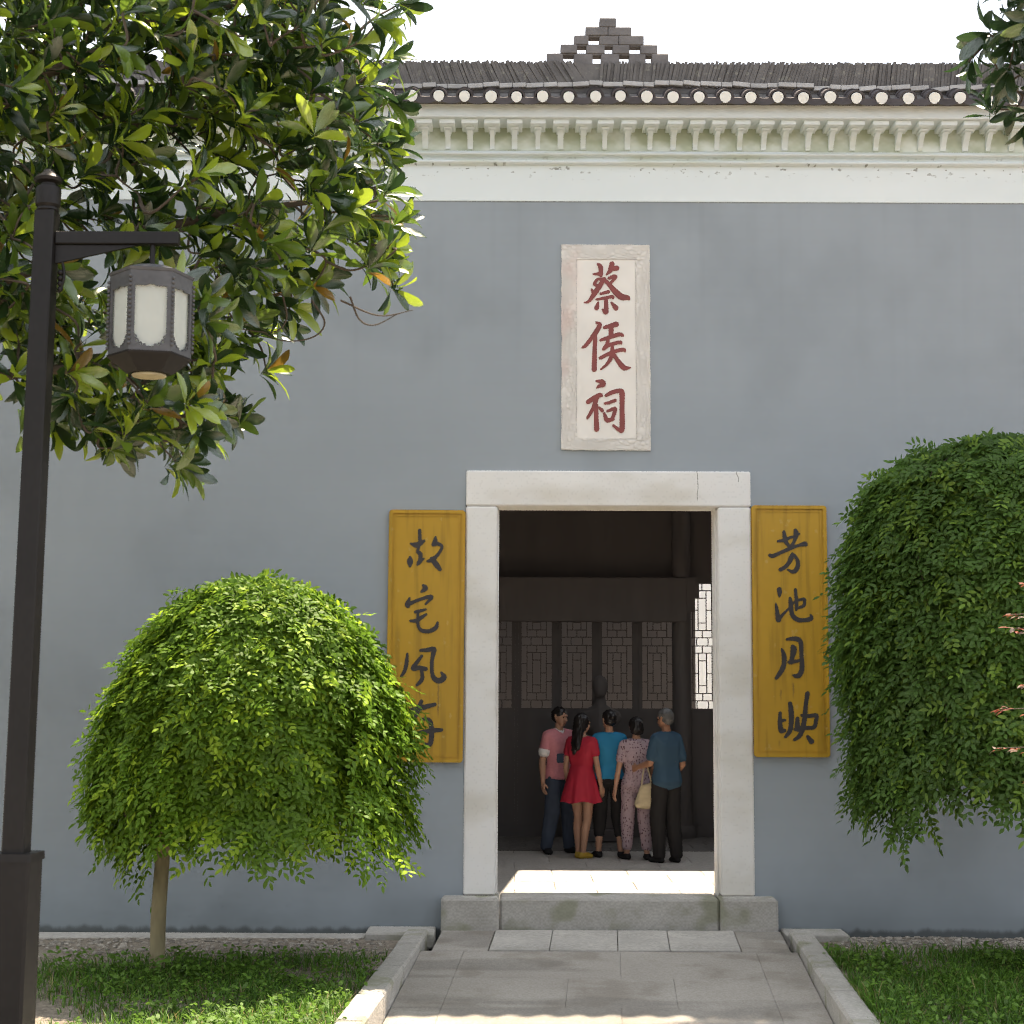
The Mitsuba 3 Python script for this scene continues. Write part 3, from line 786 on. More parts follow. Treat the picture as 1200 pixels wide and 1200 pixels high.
for x in (-0.95, 2.30, 5.5):
    col = lathe([(0, 0.15), (0.17, 0.15), (0.19, 0.22), (0.16, 0.30), (0.13, 0.32), (0.125, 4.9), (0, 4.9)], 20)
    col.apply_translation([x, 7.62 if x > 0 and x < 3 else 6.2, 0]) if x != 2.30 else col.apply_translation([x, 7.66, 0])
    part(hall, 'column', col, 'mat_wood', 40)
part(hall, 'side_wall', box(-4.3, -4.1, 5.4, 9.7, 0.14, 4.3), 'mat_wood')  # both side walls are out of view, put in to cut light
part(hall, 'side_wall', box(6.3, 6.5, 5.4, 9.7, 0.14, 4.3), 'mat_wood')
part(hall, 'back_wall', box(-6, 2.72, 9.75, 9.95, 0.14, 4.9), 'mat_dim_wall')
rw = thing('rear_wall', 'whitewashed wall seen bright through the rightmost lattice', 'wall')
part(rw, 'render', box(-2, 11, 14.0, 14.3, 0.13, 5.2), 'mat_tile_end')
sw = thing('side_corridor', 'side corridor roof on the left of the courtyard behind the gate', 'building')
part(sw, 'roof', hull([(xe, y, z) for xe, y in ((0.52, 0.46), (0.98, 5.36)) for z in (4.45, 4.58)] + [(-4.0, y, z) for y in (0.46, 5.36) for z in (5.4, 5.55)]), 'mat_wood')
part(sw, 'wall', box(-4.0, -3.8, 0.46, 5.7, 0.14, 5.3), 'mat_wood')
part(sw, 'column', tube([(-0.85, 3.0, 0.14), (-0.85, 3.0, 4.6)], 0.1, 12), 'mat_wood', 40)
sw = thing('side_corridor', 'side corridor roof on the right of the courtyard behind the gate', 'building')
part(sw, 'roof', hull([(3.45, y, z) for y in (0.46, 5.10) for z in (4.45, 4.58)] + [(7.4, y, z) for y in (0.46, 5.10) for z in (5.4, 5.55)]), 'mat_wood')
part(sw, 'wall', box(7.2, 7.4, 0.46, 5.7, 0.14, 5.3), 'mat_wood')
part(sw, 'column', tube([(4.0, 3.0, 0.14), (4.0, 3.0, 4.6)], 0.1, 12), 'mat_wood', 40)


part(gw, 'added_rear_eave', hull([(x, y, z) for x in (-3.7, 7.1) for y, z in ((0.425, 5.35), (0.425, 5.5), (1.85, 4.62), (1.85, 4.74))]), 'mat_wood', label='unseen roof added behind the gate to block sun and sky light')  # added out of view; keeps sun off the entrance slabs and dims the court


# a dark bust on a pedestal in front of the lattice
def M_hull(pts_r, seg=14):
    """Convex hull of spheres [(centre, radius)] as a Manifold."""
    P = []
    for c, r in pts_r:
        s = ICO * r if np.ndim(r) == 0 else ICO * np.asarray(r)
        P.append(s + np.asarray(c, float))
    return m3.Manifold.hull_points(np.vstack(P))


ICO = trimesh.creation.icosphere(subdivisions=2, radius=1.0).vertices


def to_tri(m):
    k = m.to_mesh()
    return trimesh.Trimesh(np.array(k.vert_properties[:, :3]), np.array(k.tri_verts), process=False)


def smoothed(m, length, it=8):
    t = to_tri(m.refine_to_length(length))
    t.merge_vertices()
    trimesh.smoothing.filter_taubin(t, lamb=0.5, nu=0.53, iterations=it)
    return t


st = thing('bust', 'dark bust on a pedestal standing before the latticed doors', 'statue')
bm = M_hull([((1.17, 7.15, 2.16), (0.105, 0.12, 0.14)), ((1.17, 7.12, 2.09), (0.08, 0.09, 0.09))]) + M_hull([((1.17, 7.18, 2.0), 0.07), ((1.17, 7.18, 1.88), 0.09)]) \
    + M_hull([((0.98, 7.2, 1.76), 0.09), ((1.36, 7.2, 1.76), 0.09), ((1.17, 7.16, 1.84), 0.1), ((1.17, 7.16, 1.60), 0.16)])
part(st, 'figure', smoothed(bm, 0.03), 'mat_wood', True)
part(st, 'pedestal', cat([box(0.85, 1.49, 6.95, 7.4, 0.152, 0.32, 0.02), box(0.93, 1.41, 7.0, 7.38, 0.322, 1.40, 0.01), box(0.87, 1.47, 6.96, 7.41, 1.402, 1.52, 0.02)]), 'mat_wood')

# ------------------------------------------------------------------ people
def hand(wrist, direction, palm_n, thumb_side, L=0.175, curl=0.5):
    """A relaxed hand: a palm and five unequal bent fingers."""
    d = np.asarray(direction, float); d /= np.linalg.norm(d)
    n = np.asarray(palm_n, float); n = n - d * (n @ d); n /= np.linalg.norm(n)
    s = np.cross(d, n) * thumb_side
    k = L / 0.175
    W0 = np.asarray(wrist, float)
    B = [M_hull([(W0, 0.024 * k), (W0 + d * 0.03 * k + s * 0.022 * k, 0.016 * k), (W0 + d * 0.085 * k + s * 0.030 * k, 0.0125 * k), (W0 + d * 0.078 * k - s * 0.030 * k, 0.0115 * k), (W0 + d * 0.03 * k - s * 0.018 * k, 0.016 * k)])]
    for off, ln in ((0.028, 0.072), (0.010, 0.082), (-0.010, 0.077), (-0.028, 0.060)):
        p = W0 + d * 0.078 * k + s * off * k
        dirn = d.copy()
        for seg, fr in enumerate((0.45, 0.32, 0.23)):
            a = curl * (0.5 + 0.5 * seg)
            dirn = d * math.cos(a) + n * math.sin(a) + s * off * 2.0
            dirn /= np.linalg.norm(dirn)
            q = p + dirn * ln * fr * k
            B.append(M_hull([(p, (0.0098 - 0.001 * seg) * k), (q, (0.0088 - 0.001 * seg) * k)]))
            p = q
    p = W0 + d * 0.028 * k + s * 0.024 * k
    for dirn, ln, r in ((d * 0.65 + s * 0.7 + n * 0.3, 0.042, 0.012), (d * 0.85 + s * 0.35 + n * 0.4, 0.034, 0.0105)):
        q = p + dirn / np.linalg.norm(dirn) * ln * k
        B.append(M_hull([(p, r * k), (q, (r - 0.0015) * k)]))
        p = q
    m = B[0]
    for b in B[1:]:
        m = m + b
    return m


def chain(pts):
    m = None
    for a, b in zip(pts[:-1], pts[1:]):
        h = M_hull([a, b])
        m = h if m is None else m + h
    return m


def person(label, loc, yaw, height, elbow, wrist, female=False, head_yaw=0.0, nod=0.1, stance=0.1, ahead=(0.03, -0.03), toe=0.25, tops=None, sleeve=0.55, width=1.0, hem=0.86, trousers=None, trouser_end=0.09,
           skin='mat_skin', hair='mat_hair', hair_style='short', shoe='mat_black_cloth', hand_dir=None, dress=None, collar=None, group=None, top_label=None):
    """A standing figure facing +y before it is turned; elbow and wrist give (left, right) joints in units of a 1.72 m body."""
    t = thing('person', label, 'person', group)
    s = height / 1.72
    sh_w = (0.16 if female else 0.172) * width
    hip = 0.095 if female else 0.088
    waist = 0.105 if female else 0.125
    V = lambda *a: np.array(a, float)
    chest = [((-(sh_w - 0.08), 0.0, 1.31), (0.095, 0.095, 0.12)), ((sh_w - 0.08, 0.0, 1.31), (0.095, 0.095, 0.12))]
    waist_s = [((-(waist - 0.07), 0.0, 1.08), (0.085, 0.085, 0.08)), ((waist - 0.07, 0.0, 1.08), (0.085, 0.085, 0.08))]
    pelv = [((-hip * 0.85, -0.01, 0.92), (0.098, 0.105, 0.09)), ((hip * 0.85, -0.01, 0.92), (0.098, 0.105, 0.09))]
    should = [((-sh_w + 0.01, 0, 1.405), 0.052), ((sh_w - 0.01, 0, 1.405), 0.052)]
    torso = M_hull(chest + should + [((0, -0.01, 1.44), 0.06)]) + M_hull(chest + waist_s) + M_hull(waist_s + pelv)
    torso_fat = lambda g: M_hull([(c, np.asarray(r) + g) for c, r in chest + should] + [((0, -0.01, 1.43), 0.06 + g)]) + M_hull([(c, np.asarray(r) + g) for c, r in chest + waist_s]) + M_hull([(c, np.asarray(r) + g) for c, r in waist_s + pelv])
    neck = chain([((0, -0.012, 1.42), 0.056), ((0, 0.004, 1.53), 0.05)])
    # the head, turned on the neck
    hc = V(0, 0.02, 1.625)
    head = M_hull([((0, -0.012, 0.022), (0.074, 0.092, 0.088)), ((0, 0.03, -0.045), (0.056, 0.055, 0.055)), ((0, 0.05, -0.085), (0.026, 0.024, 0.02))])
    head += M_hull([((0, 0.088, 0.0), 0.010), ((0, 0.106, -0.032), 0.0125), ((0.013, 0.092, -0.036), 0.008), ((-0.013, 0.092, -0.036), 0.008)])
    head += M_hull([((-0.035, 0.070, 0.022), 0.014), ((0.035, 0.070, 0.022), 0.014), ((0, 0.078, 0.024), 0.013)])
    for sx in (-1, 1):
        head += M_hull([((sx * 0.078, -0.01, 0.012), (0.008, 0.017, 0.022)), ((sx * 0.075, -0.004, -0.022), (0.007, 0.011, 0.012))])
    head += M_hull([((-0.016, 0.083, -0.062), 0.008), ((0.016, 0.083, -0.062), 0.008), ((0, 0.088, -0.060), 0.008)])
    cy, sy = math.cos(head_yaw), math.sin(head_yaw)
    cn, sn = math.cos(nod), math.sin(nod)
    RH = np.array([[cy, -sy, 0], [sy, cy, 0], [0, 0, 1]]) @ np.array([[1, 0, 0], [0, cn, sn], [0, -sn, cn]])
    A = np.hstack([RH, hc[:, None]])
    head = head.transform(A.tolist())
    put_h = lambda m: m.transform(A.tolist())
    arms, up_arms = None, None
    hands = None
    for k, sx in ((0, -1), (1, 1)):
        sj, ej, wj = V(sx * sh_w, 0, 1.40), V(*elbow[k]), V(*wrist[k])
        tk = 0.88 if female else 1.0
        a = chain([(sj, 0.052 * tk), ((sj * 0.6 + ej * 0.4), 0.046 * tk), (ej, 0.037 * tk), (ej * 0.7 + wj * 0.3, 0.039 * tk), (wj, 0.026 * tk)])
        arms = a if arms is None else arms + a
        se = sj + (ej - sj) * sleeve
        u_ = chain([(sj, 0.052 * tk + 0.016), (se, 0.050 * tk + 0.020)])
        up_arms = u_ if up_arms is None else up_arms + u_
        hd = wj - ej if hand_dir is None or hand_dir[k] is None else V(*hand_dir[k])
        h = hand(wj, hd, (-sx, 0.2, 0), -1 if sx < 0 else 1)
        if sx < 0: pass
        hands = h if hands is None else hands + h
    legs, tr, shoes = None, None, []
    feet = []
    for k, sx in ((0, -1), (1, 1)):
        hj = V(sx * hip, 0, 0.90)
        kj = V(sx * (hip * 0.6 + stance * 0.4), 0.03 + ahead[k] * 0.6, 0.49)
        aj = V(sx * stance, -0.02 + ahead[k], 0.085)
        l = chain([(hj, 0.086), (hj * 0.5 + kj * 0.5, 0.072), (kj, 0.053), (kj * 0.66 + aj * 0.34 + V(0, -0.018, 0), 0.054), (aj, 0.034)])
        fd = V(sx * math.sin(toe), math.cos(toe), 0)
        l += M_hull([(aj + V(0, 0, -0.02), 0.036), (aj - fd * 0.035 + V(0, 0, -0.055), 0.028), (aj + fd * 0.13 + V(0, 0, -0.063), 0.021), (aj + fd * 0.10 + V(0.025, 0, -0.063), 0.02), (aj + fd * 0.10 + V(-0.025, 0, -0.063), 0.02)])
        legs = l if legs is None else legs + l
        if trousers:
            end = aj + (kj - aj) * max(0, (trouser_end - 0.085) / (0.49 - 0.085))
            f_ = 0.032 if not female else 0.024
            q = chain([(hj, 0.102), (hj * 0.5 + kj * 0.5, 0.080 + f_ * 0.3), (kj, 0.076 + f_ * 0.6), (end + V(0, -0.005, 0.0), 0.038 + f_)])
            q = q.trim_by_plane((0, 0, 1), max(0.035, trouser_end - 0.04))
            tr = q if tr is None else tr + q
        sm = M_hull([(aj - fd * 0.04 + V(0, 0, -0.052), 0.034), (aj + fd * 0.135 + V(0, 0, -0.060), 0.026), (aj + fd * 0.10 + V(0.027, 0, -0.060), 0.026), (aj + fd * 0.10 + V(-0.027, 0, -0.060), 0.026), (aj + V(0, 0, -0.030), 0.042)])
        shoes.append(sm.trim_by_plane((0, 0, 1), 0.0).trim_by_plane((0, 0, -1), -0.075))
    body = torso + neck + head + arms + legs
    bt = smoothed(body, 0.022, 6)
    bm_ = m3.Manifold(m3.Mesh(np.asarray(bt.vertices, np.float32), np.asarray(bt.faces, np.uint32)))
    hm = smoothed(hands, 0.007, 4)
    hmm = m3.Manifold(m3.Mesh(np.asarray(hm.vertices, np.float32), np.asarray(hm.faces, np.uint32)))
    allb = to_tri(bm_ + hmm) if bm_.num_tri() and hmm.num_tri() else cat([bt, hm])
    mtx = np.eye(4)
    c, q = math.cos(yaw), math.sin(yaw)
    mtx[:3, :3] = np.array([[c, -q, 0], [q, c, 0], [0, 0, 1]]) * s
    mtx[:3, 3] = loc

    def add(name, m, mat, length=0.02, it=6, smooth=True, lab=None):
        g = smoothed(m, length, it) if isinstance(m, m3.Manifold) else m
        g.apply_transform(mtx)
        return part(t, name, g, mat, smooth, lab)
    add('body', allb, skin)
    if dress is None:
        top = torso_fat(0.017) + up_arms
        top = top.trim_by_plane((0, 0, 1), hem)
        top = top - M_hull([((0, 0.01, 1.475), 0.066), ((0, 0.0, 1.60), 0.075)])
        g = smoothed(top, 0.022, 5)
        v = g.vertices
        v += np.stack([v[:, 0], v[:, 1], np.zeros(len(v))], 1) * (0.08 * (meshkit.fbm(v * [16, 16, 7], 3, 2) - 0.5))[:, None] * np.clip((1.3 - v[:, 2]) * 3, 0.2, 1)[:, None]
        g.apply_transform(mtx); part(t, 'shirt', g, tops, True, top_label)
    else:
        # a short flared dress: bodice with sleeves and a pleated skirt
        bod = (M_hull([(c_, np.asarray(r) + 0.014) for c_, r in chest + should] + [((0, -0.01, 1.42), 0.066)]) + M_hull([(c_, np.asarray(r) + 0.016) for c_, r in chest + waist_s]) + up_arms).trim_by_plane((0, 0, 1), 1.02)
        bod = bod - M_hull([((0, 0.02, 1.475), 0.072), ((0, 0.03, 1.60), 0.08)])
        add('bodice', bod, dress)
        n, rows_ = 72, 16
        v, f = [], []
        for r in range(rows_):
            tt = r / (rows_ - 1)
            z = 1.12 - tt * 0.44
            ra, rb = 0.135 + 0.125 * tt ** 0.9, 0.11 + 0.13 * tt ** 0.9
            for j in range(n):
                a = 2 * math.pi * j / n
                fold = 1 + 0.06 * tt * math.sin(9 * a + 0.6) + 0.03 * tt * math.sin(17 * a)
                v.append((ra * fold * math.cos(a), rb * fold * math.sin(a) - 0.01, z + 0.012 * tt * math.sin(5 * a)))
        for r in range(rows_ - 1):
            for j in range(n):
                a, b = r * n + j, r * n + (j + 1) % n
                f += [[a, a + n, b + n], [a, b + n, b]]
        add('skirt', trimesh.Trimesh(np.array(v), np.array(f), process=False), dress)
    if collar:
        add('collar', (M_hull([((-0.05, 0.0, 1.47), 0.026), ((0.05, 0.0, 1.47), 0.026), ((0, -0.05, 1.48), 0.026), ((0, 0.055, 1.44), 0.022)]) - M_hull([((0, 0, 1.40), 0.05), ((0, 0.005, 1.55), 0.055)])), collar, 0.012, 3)
        for k, sx in ((0, -1), (1, 1)):
            sj, ej = V(sx * sh_w, 0, 1.40), V(*elbow[k])
            p0, p1 = sj + (ej - sj) * (sleeve - 0.02), sj + (ej - sj) * (sleeve + 0.09)
            add('cuff', chain([(p0, 0.071), (p1, 0.071)]).trim_by_plane(tuple((ej - sj) / np.linalg.norm(ej - sj)), float((p0 @ (ej - sj)) / np.linalg.norm(ej - sj))), collar, 0.02, 2)
    if trousers:
        pt = M_hull([(c_, np.asarray(r) + 0.004) for c_, r in pelv] + [((0, -0.0, 0.99), (0.115, 0.09, 0.03))]) + tr
        g = smoothed(pt, 0.02, 6)
        v = g.vertices
        g.vertices = v + g.vertex_normals * (0.010 * (meshkit.fbm(v * [18, 18, 10], 3, 6) - 0.5))[:, None]
        g.apply_transform(mtx); part(t, 'trousers', g, trousers, True)
    for sm in shoes:
        add('shoe', sm, shoe, 0.012, 3)
    # hair as a shell round the skull
    if hair_style == 'short':
        hm_ = M_hull([((0, -0.020, 0.038), (0.082, 0.096, 0.088)), ((0, -0.045, 0.0), (0.076, 0.066, 0.07))])
        cut = M_hull([((0, 0.12, -0.06), (0.09, 0.09, 0.11)), ((0, 0.14, 0.0), (0.09, 0.06, 0.05)), ((0, 0.05, -0.15), (0.1, 0.1, 0.06))])
        hm_ = hm_ - cut
    elif hair_style == 'bob':
        hm_ = M_hull([((0, -0.018, 0.038), (0.088, 0.100, 0.090)), ((0, -0.035, -0.05), (0.086, 0.075, 0.06))])
        hm_ = hm_ - M_hull([((0, 0.11, -0.05), (0.062, 0.09, 0.10)), ((0, 0.14, 0.0), (0.07, 0.06, 0.05))])
    elif hair_style == 'bun':
        hm_ = M_hull([((0, -0.018, 0.038), (0.084, 0.098, 0.090)), ((0, -0.045, -0.02), (0.074, 0.066, 0.05))]) + M_hull([((0, -0.11, 0.03), (0.045, 0.04, 0.045))])
        hm_ = hm_ - M_hull([((0, 0.12, -0.06), (0.085, 0.09, 0.11)), ((0, 0.14, 0.0), (0.09, 0.06, 0.05))])
    else:
        hm_ = M_hull([((0, -0.018, 0.038), (0.090, 0.102, 0.092)), ((0, -0.04, -0.06), (0.090, 0.078, 0.06))]) + M_hull([((0, -0.055, -0.06), (0.088, 0.06, 0.05)), ((0.01, -0.085, -0.27), (0.085, 0.042, 0.08))]) + M_hull([((0, -0.085, -0.27), (0.08, 0.04, 0.06)), ((0.0, -0.10, -0.36), (0.03, 0.02, 0.03))])
        hm_ = hm_ - M_hull([((0, 0.11, -0.05), (0.062, 0.09, 0.10)), ((0, 0.14, 0.0), (0.07, 0.06, 0.05))])
    g = smoothed(put_h(hm_), 0.014, 4)
    v = g.vertices
    v += (v - hc) * (0.2 * (meshkit.fbm(v * [60, 60, 18], 3, 4) - 0.5))[:, None]
    g.apply_transform(mtx)
    part(t, 'hair', g, hair, True)
    for sx in (-1, 1):
        add('eye', put_h(M_hull([((sx * 0.032, 0.080, 0.003), (0.012, 0.006, 0.006))])), 'mat_hair', 0.01, 0)
    add('mouth', put_h(M_hull([((-0.018, 0.089, -0.062), 0.004), ((0.018, 0.089, -0.062), 0.004), ((0, 0.095, -0.061), 0.005)])), 'mat_red_paint', 0.01, 0)
    return t


FZ = 0.151
HANG = ((-0.235, -0.02, 1.10), (0.235, -0.02, 1.10)), ((-0.25, 0.03, 0.86), (0.25, 0.03, 0.86))
pm = person('man in a pink polo shirt with white collar and jeans facing the group', (0.585, 5.63, FZ), math.radians(180 + 35), 1.73, ((-0.24, -0.01, 1.10), (0.235, -0.02, 1.10)), ((-0.25, 0.06, 0.86), (0.26, 0.03, 0.86)),
       head_yaw=0.25, tops='mat_pink', trousers='mat_jeans', collar='mat_white_cloth', stance=0.15, toe=0.3, hem=0.88, top_label='pink short-sleeved polo shirt')
ps = part(pm, 'name_badge', box(0.555, 0.635, 5.455, 5.467, FZ + 1.09, FZ + 1.20, 0.004), 'mat_jeans')
person('woman in a short red flared dress with long dark hair', (0.84, 5.12, FZ), math.radians(-35), 1.66, ((-0.215, -0.03, 1.11), (0.225, -0.0, 1.11)), ((-0.22, 0.03, 0.87), (0.235, 0.07, 0.87)), female=True,
       head_yaw=-0.35, dress='mat_red_cloth', hair_style='long', shoe='mat_yellow_shoe', stance=0.05, ahead=(0.02, -0.03), sleeve=0.42)
person('woman in a bright blue short-sleeved top and black trousers seen from behind', (1.17, 5.20, FZ), math.radians(5), 1.70, ((-0.235, 0.05, 1.13), (0.235, 0.05, 1.13)), ((-0.16, 0.25, 1.18), (0.15, 0.25, 1.18)), female=True,
       head_yaw=0.3, tops='mat_blue_cloth', trousers='mat_black_cloth', trouser_end=0.28, hair_style='bun', stance=0.13, hem=0.93, top_label='bright blue short-sleeved top')
person('woman in a pale patterned blouse and trousers seen from behind', (1.475, 4.98, FZ), math.radians(8), 1.62, ((-0.235, -0.04, 1.11), (0.225, 0.02, 1.12)), ((-0.275, -0.03, 0.87), (0.20, 0.17, 1.0)), female=True,
       head_yaw=0.15, nod=0.25, tops='mat_print', trousers='mat_print', trouser_end=0.16, hair_style='bob', stance=0.12, hem=0.80)
person('older man in a dark blue shirt and black trousers seen from behind', (1.80, 4.68, FZ), math.radians(30), 1.73, ((-0.20, 0.03, 1.13), (0.20, -0.04, 1.11)), ((-0.22, 0.26, 1.07), (0.20, 0.13, 0.97)),
       head_yaw=0.25, width=0.84, tops='mat_teal_cloth', trousers='mat_black_cloth', skin='mat_skin_tan', hair='mat_hair_grey', stance=0.10, hem=0.80, sleeve=0.72, toe=0.2, shoe='mat_black_cloth')
bag = thing('handbag', 'beige shoulder bag hanging from the older man\'s left forearm', 'bag')
bgx, bgy, bgz = 1.565, 4.72, FZ + 0.76
g = smoothed(M_hull([((bgx - 0.085, bgy, bgz - 0.10), (0.05, 0.045, 0.05)), ((bgx + 0.085, bgy, bgz - 0.09), (0.055, 0.045, 0.055)), ((bgx + 0.05, bgy, bgz + 0.10), (0.05, 0.03, 0.04)), ((bgx - 0.02, bgy, bgz + 0.08), (0.05, 0.03, 0.04)), ((bgx, bgy, bgz - 0.12), (0.07, 0.05, 0.04))]), 0.02, 6)
part(bag, 'body', g, 'mat_bag', True)
part(bag, 'strap', tube(curve([(bgx - 0.05, bgy, bgz + 0.11), (bgx - 0.03, bgy + 0.01, bgz + 0.25), (bgx, bgy + 0.02, bgz + 0.36), (bgx + 0.04, bgy + 0.01, bgz + 0.25), (bgx + 0.07, bgy, bgz + 0.12)], 5), 0.009, 6), 'mat_bag', True)

# ------------------------------------------------------------------ street lamp
lp = thing('street_lamp', 'dark metal lantern post with a hexagonal frosted lantern on an arm', 'street lamp')
LY = -7.3
p0, p1 = np.array([-2.120, LY, 0.0]), np.array([-2.062, LY, 4.262])


def square_post(a, b, ha, hb, yaw=0.0, ch=0.006):
    pts = []
    for c, h in ((a, ha), (b, hb)):
        for sx in (-1, 1):
            for sy in (-1, 1):
                for dx, dy in ((h, h - ch), (h - ch, h)):
                    x, y = sx * dx, sy * dy
                    pts.append(np.asarray(c) + [x * math.cos(yaw) - y * math.sin(yaw), x * math.sin(yaw) + y * math.cos(yaw), 0])
    return hull(pts)


part(lp, 'pedestal', square_post([-2.115, LY, 0.02], [-2.095, LY, 1.44], 0.088, 0.084, -0.08, 0.012), 'mat_metal')
part(lp, 'pedestal_cap', square_post([-2.095, LY, 1.441], [-2.095, LY, 1.475], 0.092, 0.090, -0.08, 0.012), 'mat_metal')
part(lp, 'post', square_post([-2.100, LY, 1.46], p1, 0.048, 0.044, -0.08), 'mat_metal')
cap = lathe([(0, 0), (0.043, 0), (0.049, 0.006), (0.049, 0.012), (0.045, 0.018), (0.054, 0.030), (0.056, 0.10), (0.050, 0.112), (0.034, 0.118), (0.034, 0.128), (0.056, 0.136), (0.060, 0.150), (0.050, 0.162), (0.03, 0.175), (0.022, 0.19), (0.0, 0.196)], 28)
cap.apply_translation([-2.061, LY, 4.263])
part(lp, 'finial', cap, 'mat_metal', 35)
part(lp, 'arm', box(-2.019, -1.475, LY - 0.024, LY + 0.024, 4.115, 4.172, 0.004), 'mat_metal')
part(lp, 'arm_brace', hull([(-2.019, y, z) for y in (LY - 0.008, LY + 0.008) for z in (4.03, 4.112)] + [(-1.66, y, 4.112) for y in (LY - 0.008, LY + 0.008)] + [(-1.90, y, 4.058) for y in (LY - 0.008, LY + 0.008)]), 'mat_metal')
part(lp, 'scroll', cat([tube([(-2.005 + 0.035 * math.sin(3.1 * t) * (0.4 + 0.6 * t), LY, 4.09 - 0.19 * t) for t in np.linspace(0, 1, 16)], 0.007, 6)] + [trimesh.Trimesh(*[np.array(q) for q in (trimesh.creation.icosphere(2, 0.013).vertices + [-1.995, LY, z], trimesh.creation.icosphere(2, 0.013).faces)]) for z in (3.99, 3.965, 3.94, 3.915)]), 'mat_metal', 40)
C = np.array([-1.592, LY, 0.0])
YAW = math.radians(12.5)


def hexring(r, z, rot=0.0):
    return np.array([[r * math.sin(YAW + a + rot), -r * math.cos(YAW + a + rot), z] for a in np.radians([-30, 30, 90, 150, 210, 270])]) + C


RR = 0.178
zt, zb = 3.965, 3.612
lant = lp + '__lantern'
part(lant, 'rod', tube([(C[0], LY, 4.005), (C[0], LY, 4.12)], 0.012, 10), 'mat_metal', True)
part(lant, 'roof', hull(np.vstack([hexring(RR + 0.004, zt), hexring(RR + 0.008, zt + 0.012), hexring(RR * 0.5, zt + 0.045), hexring(0.02, zt + 0.062)])), 'mat_lantern')
part(lant, 'pan', hull(np.vstack([hexring(RR + 0.006, zb), hexring(RR + 0.004, zb - 0.008), hexring(0.10, zb - 0.075)])), 'mat_metal')
dsk = lathe([(0, 0), (0.072, 0), (0.076, 0.006), (0.070, 0.012), (0, 0.012)], 28)
dsk.apply_translation(C + [0, 0, zb - 0.087])
part(lant, 'bottom_disc', dsk, 'mat_lamp_base', 30)
ht, hb = hexring(RR, zt), hexring(RR, zb)
gt, gb = hexring(RR - 0.012, zt), hexring(RR - 0.012, zb)
for i in range(6):
    a, b = ht[i], ht[(i + 1) % 6]
    d = (b - a) / np.linalg.norm(b - a)
    nrm = np.array([d[1], -d[0], 0]); nrm = nrm if nrm @ ((a + b) / 2 - C) > 0 else -nrm
    L_ = np.linalg.norm(b - a)
    def loc(x, z, o=0.0): return a * [1, 1, 0] + d * x + nrm * o + [0, 0, z]
    # frame sheet with an opening that has a scalloped head and fretted lower corners
    op = Polygon([(0.022, 0.020), (L_ - 0.022, 0.020), (L_ - 0.022, 0.285), (L_ * 0.62, 0.285), (L_ * 0.56, 0.291), (L_ * 0.44, 0.291), (L_ * 0.38, 0.285), (0.022, 0.285)])
    fret = unary_union([Point(0.032, 0.040).buffer(0.012).difference(Point(0.032, 0.040).buffer(0.006)), Point(0.048, 0.027).buffer(0.010).difference(Point(0.048, 0.027).buffer(0.005)), Point(0.026, 0.060).buffer(0.008).difference(Point(0.026, 0.060).buffer(0.004)), Point(0.066, 0.024).buffer(0.007),
                        Polygon([(0.018, 0.016), (0.075, 0.016), (0.05, 0.024), (0.03, 0.032), (0.024, 0.07), (0.018, 0.08)])])
    from shapely import affinity as _af
    sheet2 = Polygon([(0, 0), (L_, 0), (L_, zt - zb), (0, zt - zb)]).difference(op)
    sheet2 = unary_union([sheet2, fret, _af.scale(fret, -1, 1, origin=(L_ / 2, 0))])
    m = cat([trimesh.creation.extrude_polygon(gm, 0.008, engine='earcut') for gm in getattr(sheet2, 'geoms', [sheet2])])
    v = m.vertices
    m = trimesh.Trimesh(np.array([loc(q[0], zb + q[1], -0.008 + q[2]) for q in v]), m.faces, process=False)
    part(lant, 'frame', m, 'mat_lantern')
    # beaded strip down the corner
    beads = [trimesh.creation.icosphere(1, 0.0085) for _ in range(16)]
    for j, bd in enumerate(beads):
        bd.apply_translation(loc(0.0, zb + 0.03 + j * 0.0195, 0.004))
    part(lant, 'beading', cat(beads), 'mat_lantern', True)
    q = [loc(0.012, zb + 0.006, -0.014), loc(L_ - 0.012, zb + 0.006, -0.014), loc(L_ - 0.012, zt - 0.006, -0.014), loc(0.012, zt - 0.006, -0.014)]
    part(lant, 'pane', trimesh.Trimesh(np.array(q), [[0, 1, 2], [0, 2, 3]], process=False), 'mat_lamp_glass', label='frosted white pane' if i == 0 else None)


# ------------------------------------------------------------------ foliage tools
def leaflets(base, d, n, length, width, col, fold=0.18):
    """Many small pointed leaves at once: arrays base, direction, normal (k x 3), sizes (k), colours (k x 3) -> vertices, faces, colours."""
    d = d / np.linalg.norm(d, axis=1, keepdims=True)
    n = n - d * (n * d).sum(1, keepdims=True)
    n = n / (np.linalg.norm(n, axis=1, keepdims=True) + 1e-9)
    s = np.cross(d, n)
    L, W_ = length[:, None], width[:, None]
    edge = lambda x, w, sg: base + d * L * x + s * (W_ * w * sg) + n * W_ * fold * w
    v = np.stack([base, edge(0.30, 0.46, 1), edge(0.68, 0.42, 1), base + d * L - n * L * 0.08, edge(0.68, 0.42, -1), edge(0.30, 0.46, -1)], 1)
    k = len(base)
    f = np.array([[0, 1, 5], [1, 2, 5], [2, 4, 5], [2, 3, 4]])[None] + 6 * np.arange(k)[:, None, None]
    return v.reshape(-1, 3), f.reshape(-1, 3), np.repeat(col, 6, axis=0)


def norm(a):
    return a / (np.linalg.norm(a, axis=-1, keepdims=True) + 1e-9)


